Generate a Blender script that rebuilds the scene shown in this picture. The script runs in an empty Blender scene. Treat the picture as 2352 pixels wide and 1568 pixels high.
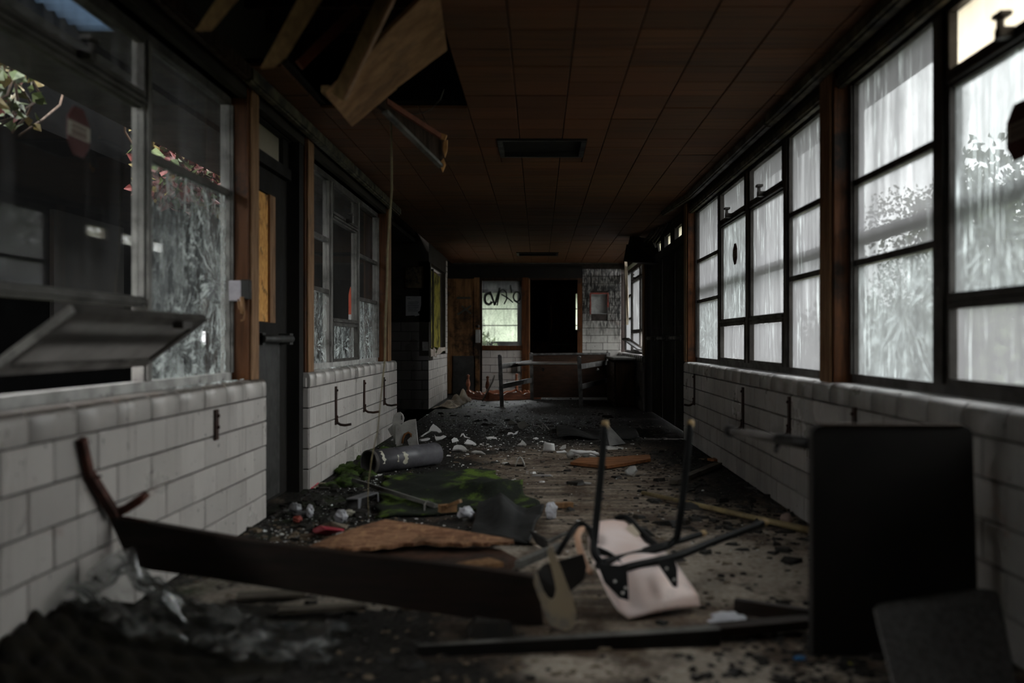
import bpy, math, random
from mathutils import Vector, Matrix
random.seed(7)
R = random.Random(11)
S = bpy.context.scene
COL = S.collection

# ---------------------------------------------------------------- camera
H = 0.99                 # eye height (the photographer crouches)
F = 2223.0               # focal length in pixels of the 2352 px wide frame
VX, VY = 1238.0, 782.0   # where the corridor's axis meets the picture
cd = bpy.data.cameras.new('camera'); cam = bpy.data.objects.new('camera', cd); COL.objects.link(cam)
cam.location = (0, 0, H); cam.rotation_euler = (math.pi / 2, 0, 0)
cd.sensor_width = 36.0; cd.lens = F / 2352 * 36.0
cd.shift_x = (1176 - VX) / 2352; cd.shift_y = -(784 - VY) / 2352
cd.clip_start = 0.05; cd.clip_end = 300
cd.dof.use_dof = True; cd.dof.focus_distance = 10.0; cd.dof.aperture_fstop = 1.4
S.camera = cam

# ---------------------------------------------------------------- world: an overcast sky
W = bpy.data.worlds.new('overcast_sky'); S.world = W; W.use_nodes = True
nt = W.node_tree; nt.nodes.clear()
tc = nt.nodes.new('ShaderNodeTexCoord'); sp = nt.nodes.new('ShaderNodeSeparateXYZ')
rp = nt.nodes.new('ShaderNodeValToRGB'); bg = nt.nodes.new('ShaderNodeBackground'); wo = nt.nodes.new('ShaderNodeOutputWorld')
nt.links.new(tc.outputs['Generated'], sp.inputs[0]); nt.links.new(sp.outputs['Z'], rp.inputs['Fac'])
e = rp.color_ramp.elements
e[0].position = 0.0; e[0].color = (0.335, 0.34, 0.345, 1)
e[1].position = 1.0; e[1].color = (1.0, 1.0, 1.0, 1)
nt.links.new(rp.outputs['Color'], bg.inputs['Color']); bg.inputs['Strength'].default_value = 20.0
nt.links.new(bg.outputs[0], wo.inputs['Surface'])

S.view_settings.view_transform = 'Standard'; S.view_settings.look = 'None'
S.view_settings.gamma = 1.0; S.view_settings.use_curve_mapping = False
S.view_settings.exposure = 0.92
S.cycles.max_bounces = 8; S.cycles.diffuse_bounces = 4; S.cycles.glossy_bounces = 3
S.cycles.transmission_bounces = 6; S.cycles.transparent_max_bounces = 16
S.cycles.caustics_reflective = False; S.cycles.caustics_refractive = False
S.cycles.sample_clamp_indirect = 3.0; S.cycles.blur_glossy = 0.6

# ---------------------------------------------------------------- picture measurements to points in the place
def P(px, py, Y): return Vector(((px - VX) / F * Y, Y, H - (py - VY) / F * Y))
def FL(px, py, z=0.0):
    Y = F * (H - z) / (py - VY); return Vector(((px - VX) / F * Y, Y, z))
def onX(px, py, X):
    Y = F * X / (px - VX); return Vector((X, Y, H - (py - VY) / F * Y))

# ---------------------------------------------------------------- mesh builder
OFF = {}
class MB:
    def __init__(s): s.v = []; s.f = []; s.m = []; s.sm = []
    def add(s, vs, fs, mi=0, smooth=False):
        n = len(s.v); s.v += [Vector(v) for v in vs]
        for f in fs: s.f.append([n + i for i in f]); s.m.append(mi); s.sm.append(smooth)
        return s
    def box(s, x0, x1, y0, y1, z0, z1, mi=0):
        a = [(x0,y0,z0),(x1,y0,z0),(x1,y1,z0),(x0,y1,z0),(x0,y0,z1),(x1,y0,z1),(x1,y1,z1),(x0,y1,z1)]
        return s.add(a, [(0,3,2,1),(4,5,6,7),(0,1,5,4),(1,2,6,5),(2,3,7,6),(3,0,4,7)], mi)
    def bbox(s, x0, x1, y0, y1, z0, z1, b=0.006, mi=0):
        'box with chamfered edges'
        X, Y, Z = (x0, x1), (y0, y1), (z0, z1); vs = []; idx = {}
        def vid(i, j, k, ax):
            p = [X[i], Y[j], Z[k]]; sg = [1 if t == 0 else -1 for t in (i, j, k)]
            for q in range(3):
                if q != ax: p[q] += b * sg[q]
            key = (i, j, k, ax)
            if key not in idx: idx[key] = len(vs); vs.append(tuple(p))
            return idx[key]
        fs = []
        for ax in range(3):
            o = [q for q in range(3) if q != ax]
            for e_ in (0, 1):
                ring = []
                for c in ((0,0),(1,0),(1,1),(0,1)):
                    t = [0,0,0]; t[ax] = e_; t[o[0]] = c[0]; t[o[1]] = c[1]; ring.append(vid(*t, ax))
                fs.append(ring)
        for ax in range(3):
            o = [q for q in range(3) if q != ax]
            for c in ((0,0),(1,0),(1,1),(0,1)):
                t0 = [0,0,0]; t1 = [0,0,0]; t1[ax] = 1
                for q in range(2): t0[o[q]] = t1[o[q]] = c[q]
                fs.append([vid(*t0, o[0]), vid(*t1, o[0]), vid(*t1, o[1]), vid(*t0, o[1])])
        for i in (0,1):
            for j in (0,1):
                for k in (0,1): fs.append([vid(i,j,k,0), vid(i,j,k,1), vid(i,j,k,2)])
        return s.add(vs, fs, mi)
    def bar(s, p, q, w, h, up=(0,0,1), mi=0):
        p, q = Vector(p), Vector(q); d = (q - p).normalized(); up = Vector(up)
        if abs(d.dot(up)) > 0.98: up = Vector((1,0,0))
        u = d.cross(up).normalized(); n = u.cross(d).normalized()
        a = [c + u * (sx * w / 2) + n * (sy * h / 2) for c in (p, q) for sx, sy in ((-1,-1),(1,-1),(1,1),(-1,1))]
        return s.add(a, [(0,1,2,3),(7,6,5,4),(0,4,5,1),(1,5,6,2),(2,6,7,3),(3,7,4,0)], mi)
    def tube(s, pts, r, n=10, mi=0, cap=True, taper=None):
        pts = [Vector(p) for p in pts]; vs = []; fs = []; u = None
        for i, p in enumerate(pts):
            d = (pts[min(i + 1, len(pts) - 1)] - pts[max(i - 1, 0)]).normalized()
            if u is None:
                u = d.cross(Vector((0,0,1)))
                if u.length < 0.05: u = d.cross(Vector((1,0,0)))
            u = (u - d * u.dot(d)).normalized(); w = d.cross(u)
            rr = r if taper is None else r * taper[i]
            for k in range(n):
                a = 2 * math.pi * k / n; vs.append(p + (u * math.cos(a) + w * math.sin(a)) * rr)
        for i in range(len(pts) - 1):
            for k in range(n):
                fs.append((i*n+k, i*n+(k+1)%n, (i+1)*n+(k+1)%n, (i+1)*n+k))
        s.add(vs, fs, mi, True)
        if cap:
            b = len(s.v) - len(vs)
            s.f.append([b + k for k in range(n)][::-1]); s.m.append(mi); s.sm.append(False)
            s.f.append([b + (len(pts)-1)*n + k for k in range(n)]); s.m.append(mi); s.sm.append(False)
        return s
    def lathe(s, prof, o, ax=(0,0,1), n=16, mi=0):
        o = Vector(o); ax = Vector(ax).normalized(); u = ax.orthogonal().normalized(); w = ax.cross(u); vs = []; fs = []
        for r_, z_ in prof:
            for k in range(n):
                a = 2 * math.pi * k / n; vs.append(o + ax * z_ + (u * math.cos(a) + w * math.sin(a)) * max(r_, 1e-4))
        for i in range(len(prof) - 1):
            for k in range(n): fs.append((i*n+k, i*n+(k+1)%n, (i+1)*n+(k+1)%n, (i+1)*n+k))
        return s.add(vs, fs, mi, True)
    def prism(s, poly, t, mi=0):
        'a polygon of 3-D points in one plane, given thickness t along its normal (both ways)'
        poly = [Vector(p) for p in poly]; n = Vector((0,0,0))
        for i in range(len(poly)):
            a, b = poly[i], poly[(i+1) % len(poly)]; n += a.cross(b)
        n.normalize(); k = len(poly)
        vs = [p + n * t / 2 for p in poly] + [p - n * t / 2 for p in poly]
        fs = [list(range(k)), list(range(2*k - 1, k - 1, -1))] + [(i, i + k, (i+1) % k + k, (i+1) % k) for i in range(k)]
        return s.add(vs, fs, mi)
    def sheet(s, fn, nu, nv, t=0.004, mi=0, smooth=True):
        'surface fn(u,v) with real thickness'
        g = [[Vector(fn(i / nu, j / nv)) for j in range(nv + 1)] for i in range(nu + 1)]
        top, bot = [], []
        for i in range(nu + 1):
            for j in range(nv + 1):
                du = g[min(i+1,nu)][j] - g[max(i-1,0)][j]; dv = g[i][min(j+1,nv)] - g[i][max(j-1,0)]
                n = du.cross(dv)
                n = n.normalized() if n.length > 1e-9 else Vector((0,0,1))
                top.append(g[i][j] + n * t / 2); bot.append(g[i][j] - n * t / 2)
        N = (nu+1)*(nv+1); ix = lambda i, j: i*(nv+1)+j; fs = []
        for i in range(nu):
            for j in range(nv):
                q = (ix(i,j), ix(i+1,j), ix(i+1,j+1), ix(i,j+1)); fs.append(q); fs.append(tuple(N + k for k in q[::-1]))
        rim = [ix(i,0) for i in range(nu)] + [ix(nu,j) for j in range(nv)] + [ix(i,nv) for i in range(nu,0,-1)] + [ix(0,j) for j in range(nv,0,-1)]
        for a, b in zip(rim, rim[1:] + rim[:1]): fs.append((b, a, N + a, N + b))
        return s.add(top + bot, fs, mi, smooth)
    def build(s, name, mat, parent=None, origin=None):
        if parent is not None: o0 = OFF[parent.name]
        elif origin is not None: o0 = Vector(origin)
        else:
            xs = [v.x for v in s.v]; ys = [v.y for v in s.v]; zs = [v.z for v in s.v]
            o0 = Vector(((min(xs)+max(xs))/2, (min(ys)+max(ys))/2, min(zs)))
        me = bpy.data.meshes.new(name); me.from_pydata([tuple(v - o0) for v in s.v], [], s.f)
        for mm in (mat if isinstance(mat, (list, tuple)) else [mat]): me.materials.append(mm)
        me.polygons.foreach_set('material_index', s.m); me.polygons.foreach_set('use_smooth', s.sm); me.update()
        ob = bpy.data.objects.new(name, me); COL.objects.link(ob)
        if parent is not None: ob.parent = parent; OFF[ob.name] = o0
        else: ob.location = o0; OFF[ob.name] = o0
        return ob

def tag(o, label=None, cat=None, group=None, kind=None):
    if label: o['label'] = label
    if cat: o['category'] = cat
    if group: o['group'] = group
    if kind: o['kind'] = kind
    return o
def thing(name, loc, label, cat, group=None):
    o = bpy.data.objects.new(name, None); COL.objects.link(o); o.location = loc; o.empty_display_size = 0.1
    OFF[o.name] = Vector(loc); return tag(o, label, cat, group)
def struct(name, mb, mat): return tag(mb.build(name, mat, origin=(0,0,0)), kind='structure')
def sroot(name):
    o = bpy.data.objects.new(name, None); COL.objects.link(o); OFF[o.name] = Vector((0,0,0)); return tag(o, kind='structure')
def place_copy(src, name, parent, loc, rotz=0.0):
    c = src.copy(); c.name = name; COL.objects.link(c); c.parent = parent; c.location = loc; c.rotation_euler = (0,0,rotz); return c

# ---------------------------------------------------------------- materials
def nodes(name):
    m = bpy.data.materials.new(name); m.use_nodes = True; t = m.node_tree; t.nodes.clear(); return m, t
class NT:
    def __init__(s, t): s.t = t
    def n(s, typ, ins=None, **kw):
        x = s.t.nodes.new('ShaderNode' + typ)
        for k, v in kw.items(): setattr(x, k, v)
        for k, v in (ins or {}).items():
            sock = x.inputs[k]
            if isinstance(v, bpy.types.NodeSocket): s.t.links.new(v, sock)
            elif isinstance(v, bpy.types.Node): s.t.links.new(v.outputs[0], sock)
            else: sock.default_value = v
        return x
    def coord(s, kind='Position', scale=(1,1,1), rot=(0,0,0), loc=(0,0,0)):
        if kind == 'Position': c = s.n('NewGeometry').outputs['Position']
        else: c = s.n('TexCoord').outputs[kind]
        return s.n('Mapping', {'Vector': c, 'Scale': scale, 'Rotation': rot, 'Location': loc}).outputs[0]
    def noise(s, vec, scale=5, detail=4, rough=0.55, dist=0.0):
        return s.n('TexNoise', {'Vector': vec, 'Scale': scale, 'Detail': detail, 'Roughness': rough, 'Distortion': dist}).outputs[0]
    def ramp(s, fac, a, b, lo=0.0, hi=1.0):
        return s.n('MapRange', {'Value': fac, 'From Min': a, 'From Max': b, 'To Min': lo, 'To Max': hi}, interpolation_type='SMOOTHSTEP').outputs[0]
    def math(s, op, a, b=0.0):
        return s.n('Math', {0: a, 1: b}, operation=op).outputs[0]
    def mix(s, fac, a, b):
        x = s.t.nodes.new('ShaderNodeMix'); x.data_type = 'RGBA'
        for i, v in ((0, fac), (6, a), (7, b)):
            if isinstance(v, bpy.types.NodeSocket): s.t.links.new(v, x.inputs[i])
            else: x.inputs[i].default_value = v if i == 0 else (*v[:3], 1)
        return x.outputs[2]
    def out(s, sh): s.n('OutputMaterial', {'Surface': sh})
    def bsdf(s, col, rough=0.6, metal=0.0, bump=None, bd=0.01, spec=0.5, **ex):
        ins = {'Base Color': col if isinstance(col, bpy.types.NodeSocket) else (*col[:3], 1), 'Roughness': rough, 'Metallic': metal, 'Specular IOR Level': spec}
        if bump is not None: ins['Normal'] = s.n('Bump', {'Height': bump, 'Strength': 0.6, 'Distance': bd}).outputs[0]
        ins.update(ex)
        return s.n('BsdfPrincipled', ins).outputs[0]

def simple(name, c1, c2, scale=6, rough=(0.5, 0.8), metal=0.0, space='Position', stretch=(1,1,1), grime=None, gamt=(0.5, 0.75), gscale=2.0, bump=0.004, rnd=0.0, spec=0.28):
    'two tones of one colour broken by noise, with dirt on top'
    m, t = nodes(name); k = NT(t)
    v = k.coord(space, stretch)
    n1 = k.noise(v, scale, 6, 0.62); f = k.ramp(n1, 0.35, 0.68)
    col = k.mix(f, c1, c2)
    if rnd:
        oi = k.n('ObjectInfo').outputs['Random']
        col = k.n('HueSaturation', {'Color': col, 'Value': k.math('MULTIPLY_ADD', oi, rnd) if False else k.ramp(oi, 0, 1, 1 - rnd, 1 + rnd * 0.6)}).outputs[0]
    if grime:
        g = k.noise(k.coord(space), gscale, 8, 0.68); col = k.mix(k.ramp(g, *gamt), col, grime)
    n2 = k.noise(v, scale * 9, 4, 0.6)
    k.out(k.bsdf(col, k.ramp(n1, 0.3, 0.7, *rough), metal, k.math('ADD', n1, k.math('MULTIPLY', n2, 0.3)), bump, spec)); return m

M = {}
# ---- glazed wall tile: pale warm grey, streaks of soot and rust
def tile_mat(name, base, dark, soot_z=None):
    m, t = nodes(name); k = NT(t)
    oi = k.n('ObjectInfo').outputs['Random']
    col = k.mix(oi, base, [c * 0.80 for c in base])
    pos = k.coord()
    streak = k.noise(k.coord(scale=(14, 14, 1.2)), 1.0, 6, 0.65)
    col = k.mix(k.ramp(streak, 0.52, 0.80, 0.0, 0.75), col, dark)
    spots = k.noise(pos, 26, 3, 0.6)
    col = k.mix(k.ramp(spots, 0.66, 0.72, 0.0, 0.85), col, (0.035, 0.022, 0.018))
    cloud = k.noise(pos, 1.6, 5, 0.6)
    col = k.mix(k.ramp(cloud, 0.50, 0.80, 0.0, 0.55), col, [c * 0.45 for c in base])
    red = k.noise(k.coord(scale=(3, 3, 5), loc=(3.1, 5, 2)), 1.3, 4, 0.6)
    col = k.mix(k.ramp(red, 0.64, 0.74, 0.0, 0.35), col, (0.22, 0.09, 0.065))
    if soot_z is not None:
        z = k.n('SeparateXYZ', {0: k.n('NewGeometry').outputs['Position']}).outputs['Z']
        wob = k.noise(k.coord(scale=(5, 5, 1.5)), 1.5, 7, 0.7)
        lvl = k.math('ADD', z, k.math('MULTIPLY', k.math('SUBTRACT', wob, 0.5), 1.5))
        fine = k.noise(k.coord(scale=(30, 30, 7)), 1.0, 5, 0.7)
        soot = k.math('MULTIPLY', k.ramp(lvl, soot_z - 0.35, soot_z + 0.45), k.ramp(fine, 0.36, 0.56, 0.35, 1.0))
        col = k.mix(soot, col, (0.012, 0.011, 0.010))
    bmp = k.noise(pos, 14, 3, 0.5)
    k.out(k.bsdf(col, k.ramp(cloud, 0.3, 0.7, 0.25, 0.5), 0, bmp, 0.0015, 0.45)); return m
M['tile'] = tile_mat('glazed_tile', (0.50, 0.465, 0.435), (0.14, 0.12, 0.105))
M['tile_cap_lit'] = tile_mat('skylit_sill_tile', (0.80, 0.78, 0.77), (0.50, 0.47, 0.45))  # sill tops: the skylight falling on them is put into this pale colour
M['tile_dirty_shaded'] = tile_mat('grimy_shaded_wall_tile', (0.30, 0.28, 0.26), (0.09, 0.08, 0.07))  # grimy tile; the right wall's shade is also put into this colour
M['tile_grime'] = tile_mat('grime_topped_tile', (0.13, 0.115, 0.10), (0.035, 0.03, 0.026))
M['tile_soot'] = tile_mat('sooty_tile', (0.42, 0.40, 0.37), (0.10, 0.09, 0.08), 1.15)
M['tile_dark'] = tile_mat('dark_wall_tile', (0.10, 0.092, 0.085), (0.03, 0.027, 0.025))  # much darker tone of the wall tile
M['mortar'] = simple('mortar', (0.030, 0.020, 0.017), (0.016, 0.012, 0.010), 12)
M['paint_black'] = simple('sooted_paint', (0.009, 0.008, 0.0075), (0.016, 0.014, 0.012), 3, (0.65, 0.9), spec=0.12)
M['wall_dark'] = simple('dark_plaster', (0.020, 0.017, 0.014), (0.035, 0.030, 0.024), 2.5, (0.7, 0.9), spec=0.12)
M['wood_trim'] = simple('stained_wood_trim', (0.095, 0.034, 0.011), (0.045, 0.016, 0.006), 2, (0.35, 0.6), stretch=(22, 22, 1.4), grime=(0.012, 0.009, 0.007), gamt=(0.50, 0.68), gscale=3, spec=0.12)
M['wood_dark'] = simple('charred_wood', (0.030, 0.016, 0.009), (0.015, 0.009, 0.006), 2, (0.6, 0.85), stretch=(14, 14, 1.4), spec=0.08)
M['wood_edge'] = simple('worn_wood_edge', (0.22, 0.115, 0.052), (0.13, 0.065, 0.028), 3, (0.5, 0.7), stretch=(12, 12, 1.4), grime=(0.03, 0.018, 0.01), gamt=(0.55, 0.75))
M['plywood'] = simple('stained_plywood', (0.22, 0.115, 0.05), (0.10, 0.05, 0.022), 1.6, (0.55, 0.8), stretch=(9, 9, 1.1), grime=(0.014, 0.010, 0.007), gamt=(0.40, 0.60), gscale=1.6, spec=0.12)
M['alu'] = simple('dirty_aluminium', (0.17, 0.16, 0.148), (0.10, 0.094, 0.087), 6, (0.45, 0.65), 0.3, grime=(0.03, 0.026, 0.022), gamt=(0.5, 0.72), gscale=7)
M['pale_rail'] = simple('chipped_pale_rail', (0.42, 0.41, 0.39), (0.26, 0.25, 0.235), 8, (0.5, 0.7), grime=(0.04, 0.034, 0.03), gamt=(0.56, 0.70), gscale=11)
M['alu_mid'] = simple('tarnished_sash', (0.085, 0.078, 0.070), (0.05, 0.045, 0.04), 6, (0.45, 0.65), 0.3, grime=(0.018, 0.016, 0.014), gamt=(0.5, 0.72), gscale=7)
M['alu_dark'] = simple('grimy_backlit_sash', (0.060, 0.053, 0.048), (0.035, 0.03, 0.026), 6, (0.4, 0.65), 0.2)  # right window frames: backlit darkness put into the colour; small fittings share it
M['moss'] = simple('moss', (0.055, 0.10, 0.012), (0.018, 0.032, 0.006), 22, (0.85, 1.0), bump=0.01, grime=(0.012, 0.012, 0.007), gamt=(0.48, 0.62), gscale=3.5)

# ---- ceiling tile: brown fibre board with fine cross lines
def ceil_mat():
    m, t = nodes('brown_ceiling_tile'); k = NT(t)
    oi = k.n('ObjectInfo').outputs['Random']
    n1 = k.noise(k.coord(scale=(0.6, 5, 1)), 1.2, 6, 0.65)
    fine = k.noise(k.coord(scale=(1.2, 60, 1)), 1.0, 3, 0.6)
    col = k.mix(k.ramp(n1, 0.32, 0.70), (0.130, 0.052, 0.019), (0.098, 0.048, 0.020))
    col = k.mix(k.ramp(fine, 0.45, 0.68, 0, 0.75), col, (0.030, 0.013, 0.006))
    red = k.noise(k.coord(), 0.55, 4, 0.6)
    col = k.mix(k.ramp(red, 0.45, 0.65, 0, 0.6), col, (0.125, 0.044, 0.019))
    col = k.n('HueSaturation', {'Color': col, 'Value': k.ramp(oi, 0, 1, 0.78, 1.12)}).outputs[0]
    k.out(k.bsdf(col, 0.75, 0, fine, 0.002, 0.2)); return m
M['ceiling'] = ceil_mat()

# ---- floor: black wet grime over worn brown tile and concrete
def floor_mat():
    m, t = nodes('filthy_floor'); k = NT(t)
    pos = k.coord()
    big = k.noise(k.coord(scale=(1, 0.62, 1)), 0.95, 7, 0.62, 0.4)
    mid = k.noise(k.coord(scale=(1.0, 0.75, 1), loc=(4, 2, 0)), 3.6, 7, 0.7)
    fine = k.noise(pos, 38, 5, 0.7)
    conc = k.mix(k.ramp(fine, 0.3, 0.7), (0.30, 0.245, 0.19), (0.18, 0.142, 0.108))
    conc = k.mix(k.ramp(mid, 0.42, 0.60), conc, (0.090, 0.060, 0.040))
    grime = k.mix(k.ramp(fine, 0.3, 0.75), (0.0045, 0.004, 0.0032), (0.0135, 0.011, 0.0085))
    stv = k.noise(k.coord(scale=(1.1, 7.5, 1), loc=(2, 9, 0)), 1.6, 7, .72); conc = k.mix(k.ramp(stv, .42, .60, 0, .85), conc, (0.030, 0.019, 0.012))
    y = k.n('SeparateXYZ', {0: k.n('NewGeometry').outputs['Position']}); yy = y.outputs['Y']; xx = y.outputs['X']
    msk = k.math('ADD', k.math('MULTIPLY', big, 0.6), k.math('MULTIPLY', mid, 0.4))
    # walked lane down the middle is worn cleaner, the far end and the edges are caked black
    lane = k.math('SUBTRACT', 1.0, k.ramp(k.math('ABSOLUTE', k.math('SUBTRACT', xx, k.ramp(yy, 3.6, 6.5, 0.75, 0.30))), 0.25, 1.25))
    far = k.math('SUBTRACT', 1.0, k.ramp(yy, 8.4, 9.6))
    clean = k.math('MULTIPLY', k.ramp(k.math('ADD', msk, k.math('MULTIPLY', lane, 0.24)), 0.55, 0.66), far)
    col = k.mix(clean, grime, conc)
    # paler patches in a few places
    for (px_, py_, rx_, ry_) in ((0.98, 4.25, .55, .75), (0.45, 2.95, .55, .16), (-0.75, 3.85, .75, .35), (0.05, 4.45, .30, .35)):
        ex = k.math('DIVIDE', k.math('SUBTRACT', xx, px_), rx_); ey = k.math('DIVIDE', k.math('SUBTRACT', yy, py_), ry_)
        rr_ = k.math('ADD', k.math('MULTIPLY', ex, ex), k.math('MULTIPLY', ey, ey))
        pm = k.ramp(k.math('ADD', rr_, k.math('MULTIPLY', k.math('SUBTRACT', mid, .5), 6.0)), .25, 1.25, .62, 0)
        col = k.mix(pm, col, k.mix(k.ramp(fine, .3, .7), (0.46, 0.40, 0.33), (0.30, 0.25, 0.205)))
    ms = k.noise(k.coord(loc=(7, 3, 0)), 1.7, 6, 0.65)
    left = k.ramp(xx, -1.45, -0.35, 1.0, 0.0)
    col = k.mix(k.math('MULTIPLY', k.ramp(ms, 0.50, 0.66), k.math('MULTIPLY', left, 0.8)), col, (0.022, 0.034, 0.008))
    rough = k.math('SUBTRACT', k.ramp(fine, 0.3, 0.7, 0.45, 0.9), k.math('MULTIPLY', k.ramp(yy, 9.0, 12.5), 0.0))
    h = k.math('ADD', k.math('MULTIPLY', mid, 0.7), k.math('MULTIPLY', fine, 0.5))
    k.out(k.bsdf(col, rough, 0, h, 0.02, 0.22)); return m
M['floor'] = floor_mat()

# ---- panes. Dirt film scatters light; clean glass between lets it through and reflects
def glass_mat(name, film, tint=(0.80, 0.80, 0.80), crack=0.0, streaks=0.35, crack_scale=7.0, crack_col=(0.80, 0.88, 0.85), holes=False, stretch=2.2, lo=0.40, hi=0.62, seed=0.0, dark=(0.35,0.34,0.33), hits=(), dash=0.0, sparkle=0.0, front=0.5):
    m, t = nodes(name); k = NT(t)
    v = k.n('NewGeometry').outputs['Position']
    run = k.noise(k.coord(scale=(11, 11, 0.9), loc=(seed, seed, 0)), 1.0, 6, 0.65)
    cloud = k.noise(k.coord(loc=(seed, 0, seed)), 1.7, 5, 0.6)
    spk = k.noise(k.coord(scale=(1, 1, 0.45), loc=(0, seed, 0)), 55, 4, 0.7)
    d = k.math('ADD', film, k.math('MULTIPLY', k.math('SUBTRACT', run, 0.5), streaks * 2.2))
    d = k.math('ADD', d, k.math('MULTIPLY', k.math('SUBTRACT', cloud, 0.5), streaks * 1.6))
    d = k.math('ADD', d, k.math('MULTIPLY', k.ramp(spk, 0.60, 0.75), 0.15))
    d = k.n('Clamp', {'Value': d, 'Min': 0.02, 'Max': 0.97}).outputs[0]
    # a dirt film is crossed on a longer path by slanting rays, so it hides more at a glancing angle
    ge = k.n('NewGeometry'); cs = k.math('ABSOLUTE', k.n('VectorMath', {0: ge.outputs['Normal'], 1: ge.outputs['Incoming']}, operation='DOT_PRODUCT').outputs['Value'])
    d = k.math('SUBTRACT', 1.0, k.math('POWER', k.math('SUBTRACT', 1.0, d), k.math('DIVIDE', 1.0, k.math('MAXIMUM', cs, 0.18))))
    fcol = k.mix(k.ramp(run, 0.35, 0.7), tint, [c * 0.8 for c in tint])
    fr = k.n('Fresnel', {'IOR': 1.5}).outputs[0]
    clear = k.n('MixShader', {0: fr, 1: k.n('BsdfTransparent', {'Color': (0.90, 0.93, 0.92, 1)}).outputs[0], 2: k.n('BsdfGlossy', {'Color': (0.9, 0.9, 0.9, 1), 'Roughness': 0.03}).outputs[0]}).outputs[0]
    filmsh = k.n('MixShader', {0: 0.42, 1: k.n('BsdfTranslucent', {'Color': fcol}).outputs[0], 2: k.n('BsdfDiffuse', {'Color': k.mix(0.0, dark, dark)}).outputs[0]}).outputs[0]
    sh = k.n('MixShader', {0: d, 1: clear, 2: filmsh}).outputs[0]
    if crack > 0:
        wv = k.noise(k.coord(scale=(1, 1, 0.6), loc=(seed * 2, 0, 0)), 2.6, 4, 0.6)
        warp = k.n('VectorMath', {0: k.coord(scale=(stretch, stretch, 1.0), loc=(seed, seed, seed)), 1: k.n('CombineXYZ', {0: wv, 1: wv, 2: wv}).outputs[0]}, operation='ADD').outputs[0]
        def vor(sc): return k.n('TexVoronoi', {'Vector': warp, 'Scale': sc}, feature='DISTANCE_TO_EDGE').outputs['Distance']
        l1 = k.ramp(vor(crack_scale), 0.012, 0.05, 1, 0); l2 = k.ramp(vor(crack_scale * 2.6), 0.02, 0.10, 0.8, 0)
        l3 = k.ramp(vor(crack_scale * 6.0), 0.03, 0.20, 0.7, 0)
        patch = k.ramp(k.noise(k.coord(scale=(1.4, 1.4, 0.7), loc=(seed, 3, seed)), 2.1, 6, 0.72), lo, hi)
        patch2 = k.ramp(k.noise(k.coord(scale=(6, 6, 1.0), loc=(seed, 1, 0)), 1.6, 6, 0.72), 0.44, 0.64)
        c = k.math('MAXIMUM', k.math('MULTIPLY', l1, 0.30), k.math('MULTIPLY', k.math('MAXIMUM', l2, l3), k.math('MULTIPLY', patch, patch2)))
        sx = k.n('SeparateXYZ', {0: v})
        jit = k.math('MULTIPLY', k.math('SUBTRACT', k.noise(k.coord(loc=(seed, 2, 0)), 9, 4, .6), .5), 0.35)
        for (hy, hz, amt, reach) in hits:
            dy = k.math('SUBTRACT', sx.outputs['Y'], hy); dz = k.math('SUBTRACT', sx.outputs['Z'], hz)
            rad = k.math('SQRT', k.math('ADD', k.math('MULTIPLY', dy, dy), k.math('MULTIPLY', dz, dz)))
            ang = k.math('ADD', k.math('ARCTAN2', dz, dy), jit)
            ray = k.noise(k.n('CombineXYZ', {0: k.math('MULTIPLY', ang, 13.0), 1: k.math('MULTIPLY', rad, 3.0), 2: seed}).outputs[0], 1.0, 5, .68)
            ring = k.noise(k.n('CombineXYZ', {0: k.math('MULTIPLY', rad, 26.0), 1: k.math('MULTIPLY', ang, 2.0), 2: seed}).outputs[0], 1.0, 4, .7)
            s_ = k.math('MAXIMUM', k.ramp(ray, .51, .62), k.math('MULTIPLY', k.ramp(ring, .54, .64), .6))
            brk = k.ramp(k.noise(k.coord(loc=(3, seed, 1)), 13, 5, .7), .36, .54)
            c = k.math('MAXIMUM', c, k.math('MULTIPLY', k.math('MULTIPLY', s_, brk), k.math('MULTIPLY', k.ramp(rad, reach * .25, reach, 1, 0), amt)))
        c = k.n('Clamp', {'Value': k.math('MULTIPLY', c, crack * (1.25 if sparkle else 1.0))}).outputs[0]
        ck = k.n('MixShader', {0: front, 1: k.n('BsdfTranslucent', {'Color': (*crack_col, 1)}).outputs[0], 2: k.n('BsdfDiffuse', {'Color': (*crack_col, 1)}).outputs[0]}).outputs[0]
        if sparkle:
            fb = k.noise(k.coord(loc=(seed, 0, 0)), 45, 3, .7)
            gls = k.n('BsdfGlossy', {'Color': (.95, 1, .98, 1), 'Roughness': .22, 'Normal': k.n('Bump', {'Height': fb, 'Strength': 1.0, 'Distance': .05}).outputs[0]}).outputs[0]
            ck = k.n('MixShader', {0: sparkle, 1: ck, 2: gls}).outputs[0]
        sh = k.n('MixShader', {0: c, 1: sh, 2: ck}).outputs[0]
    if dash > 0:
        dn = k.noise(k.coord(scale=(34, 34, 3.2), rot=(0.10, 0, 0), loc=(seed, 0, 0)), 1.0, 4, .6); dm = k.ramp(k.noise(k.coord(loc=(0, seed, 5)), 2.4, 5, .65), .42, .58)
        dc = k.math('MULTIPLY', k.math('MULTIPLY', k.ramp(dn, .54, .68), dm), dash)
        sh = k.n('MixShader', {0: dc, 1: sh, 2: k.n('BsdfTranslucent', {'Color': (*crack_col, 1)}).outputs[0]}).outputs[0]
    k.out(sh); return m
def clear_mat(name='pane_back'):
    m, t = nodes(name); k = NT(t)
    k.out(k.n('BsdfTransparent', {'Color': (0.97, 0.98, 0.98, 1)}).outputs[0]); return m
M['g_back'] = clear_mat()
M['g_right'] = glass_mat('dirty_frosted_glass', 0.68, (0.063, 0.063, 0.0645), streaks=0.20, crack_col=(0.13, 0.14, 0.14), dash=0.75, seed=1.0)
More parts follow.
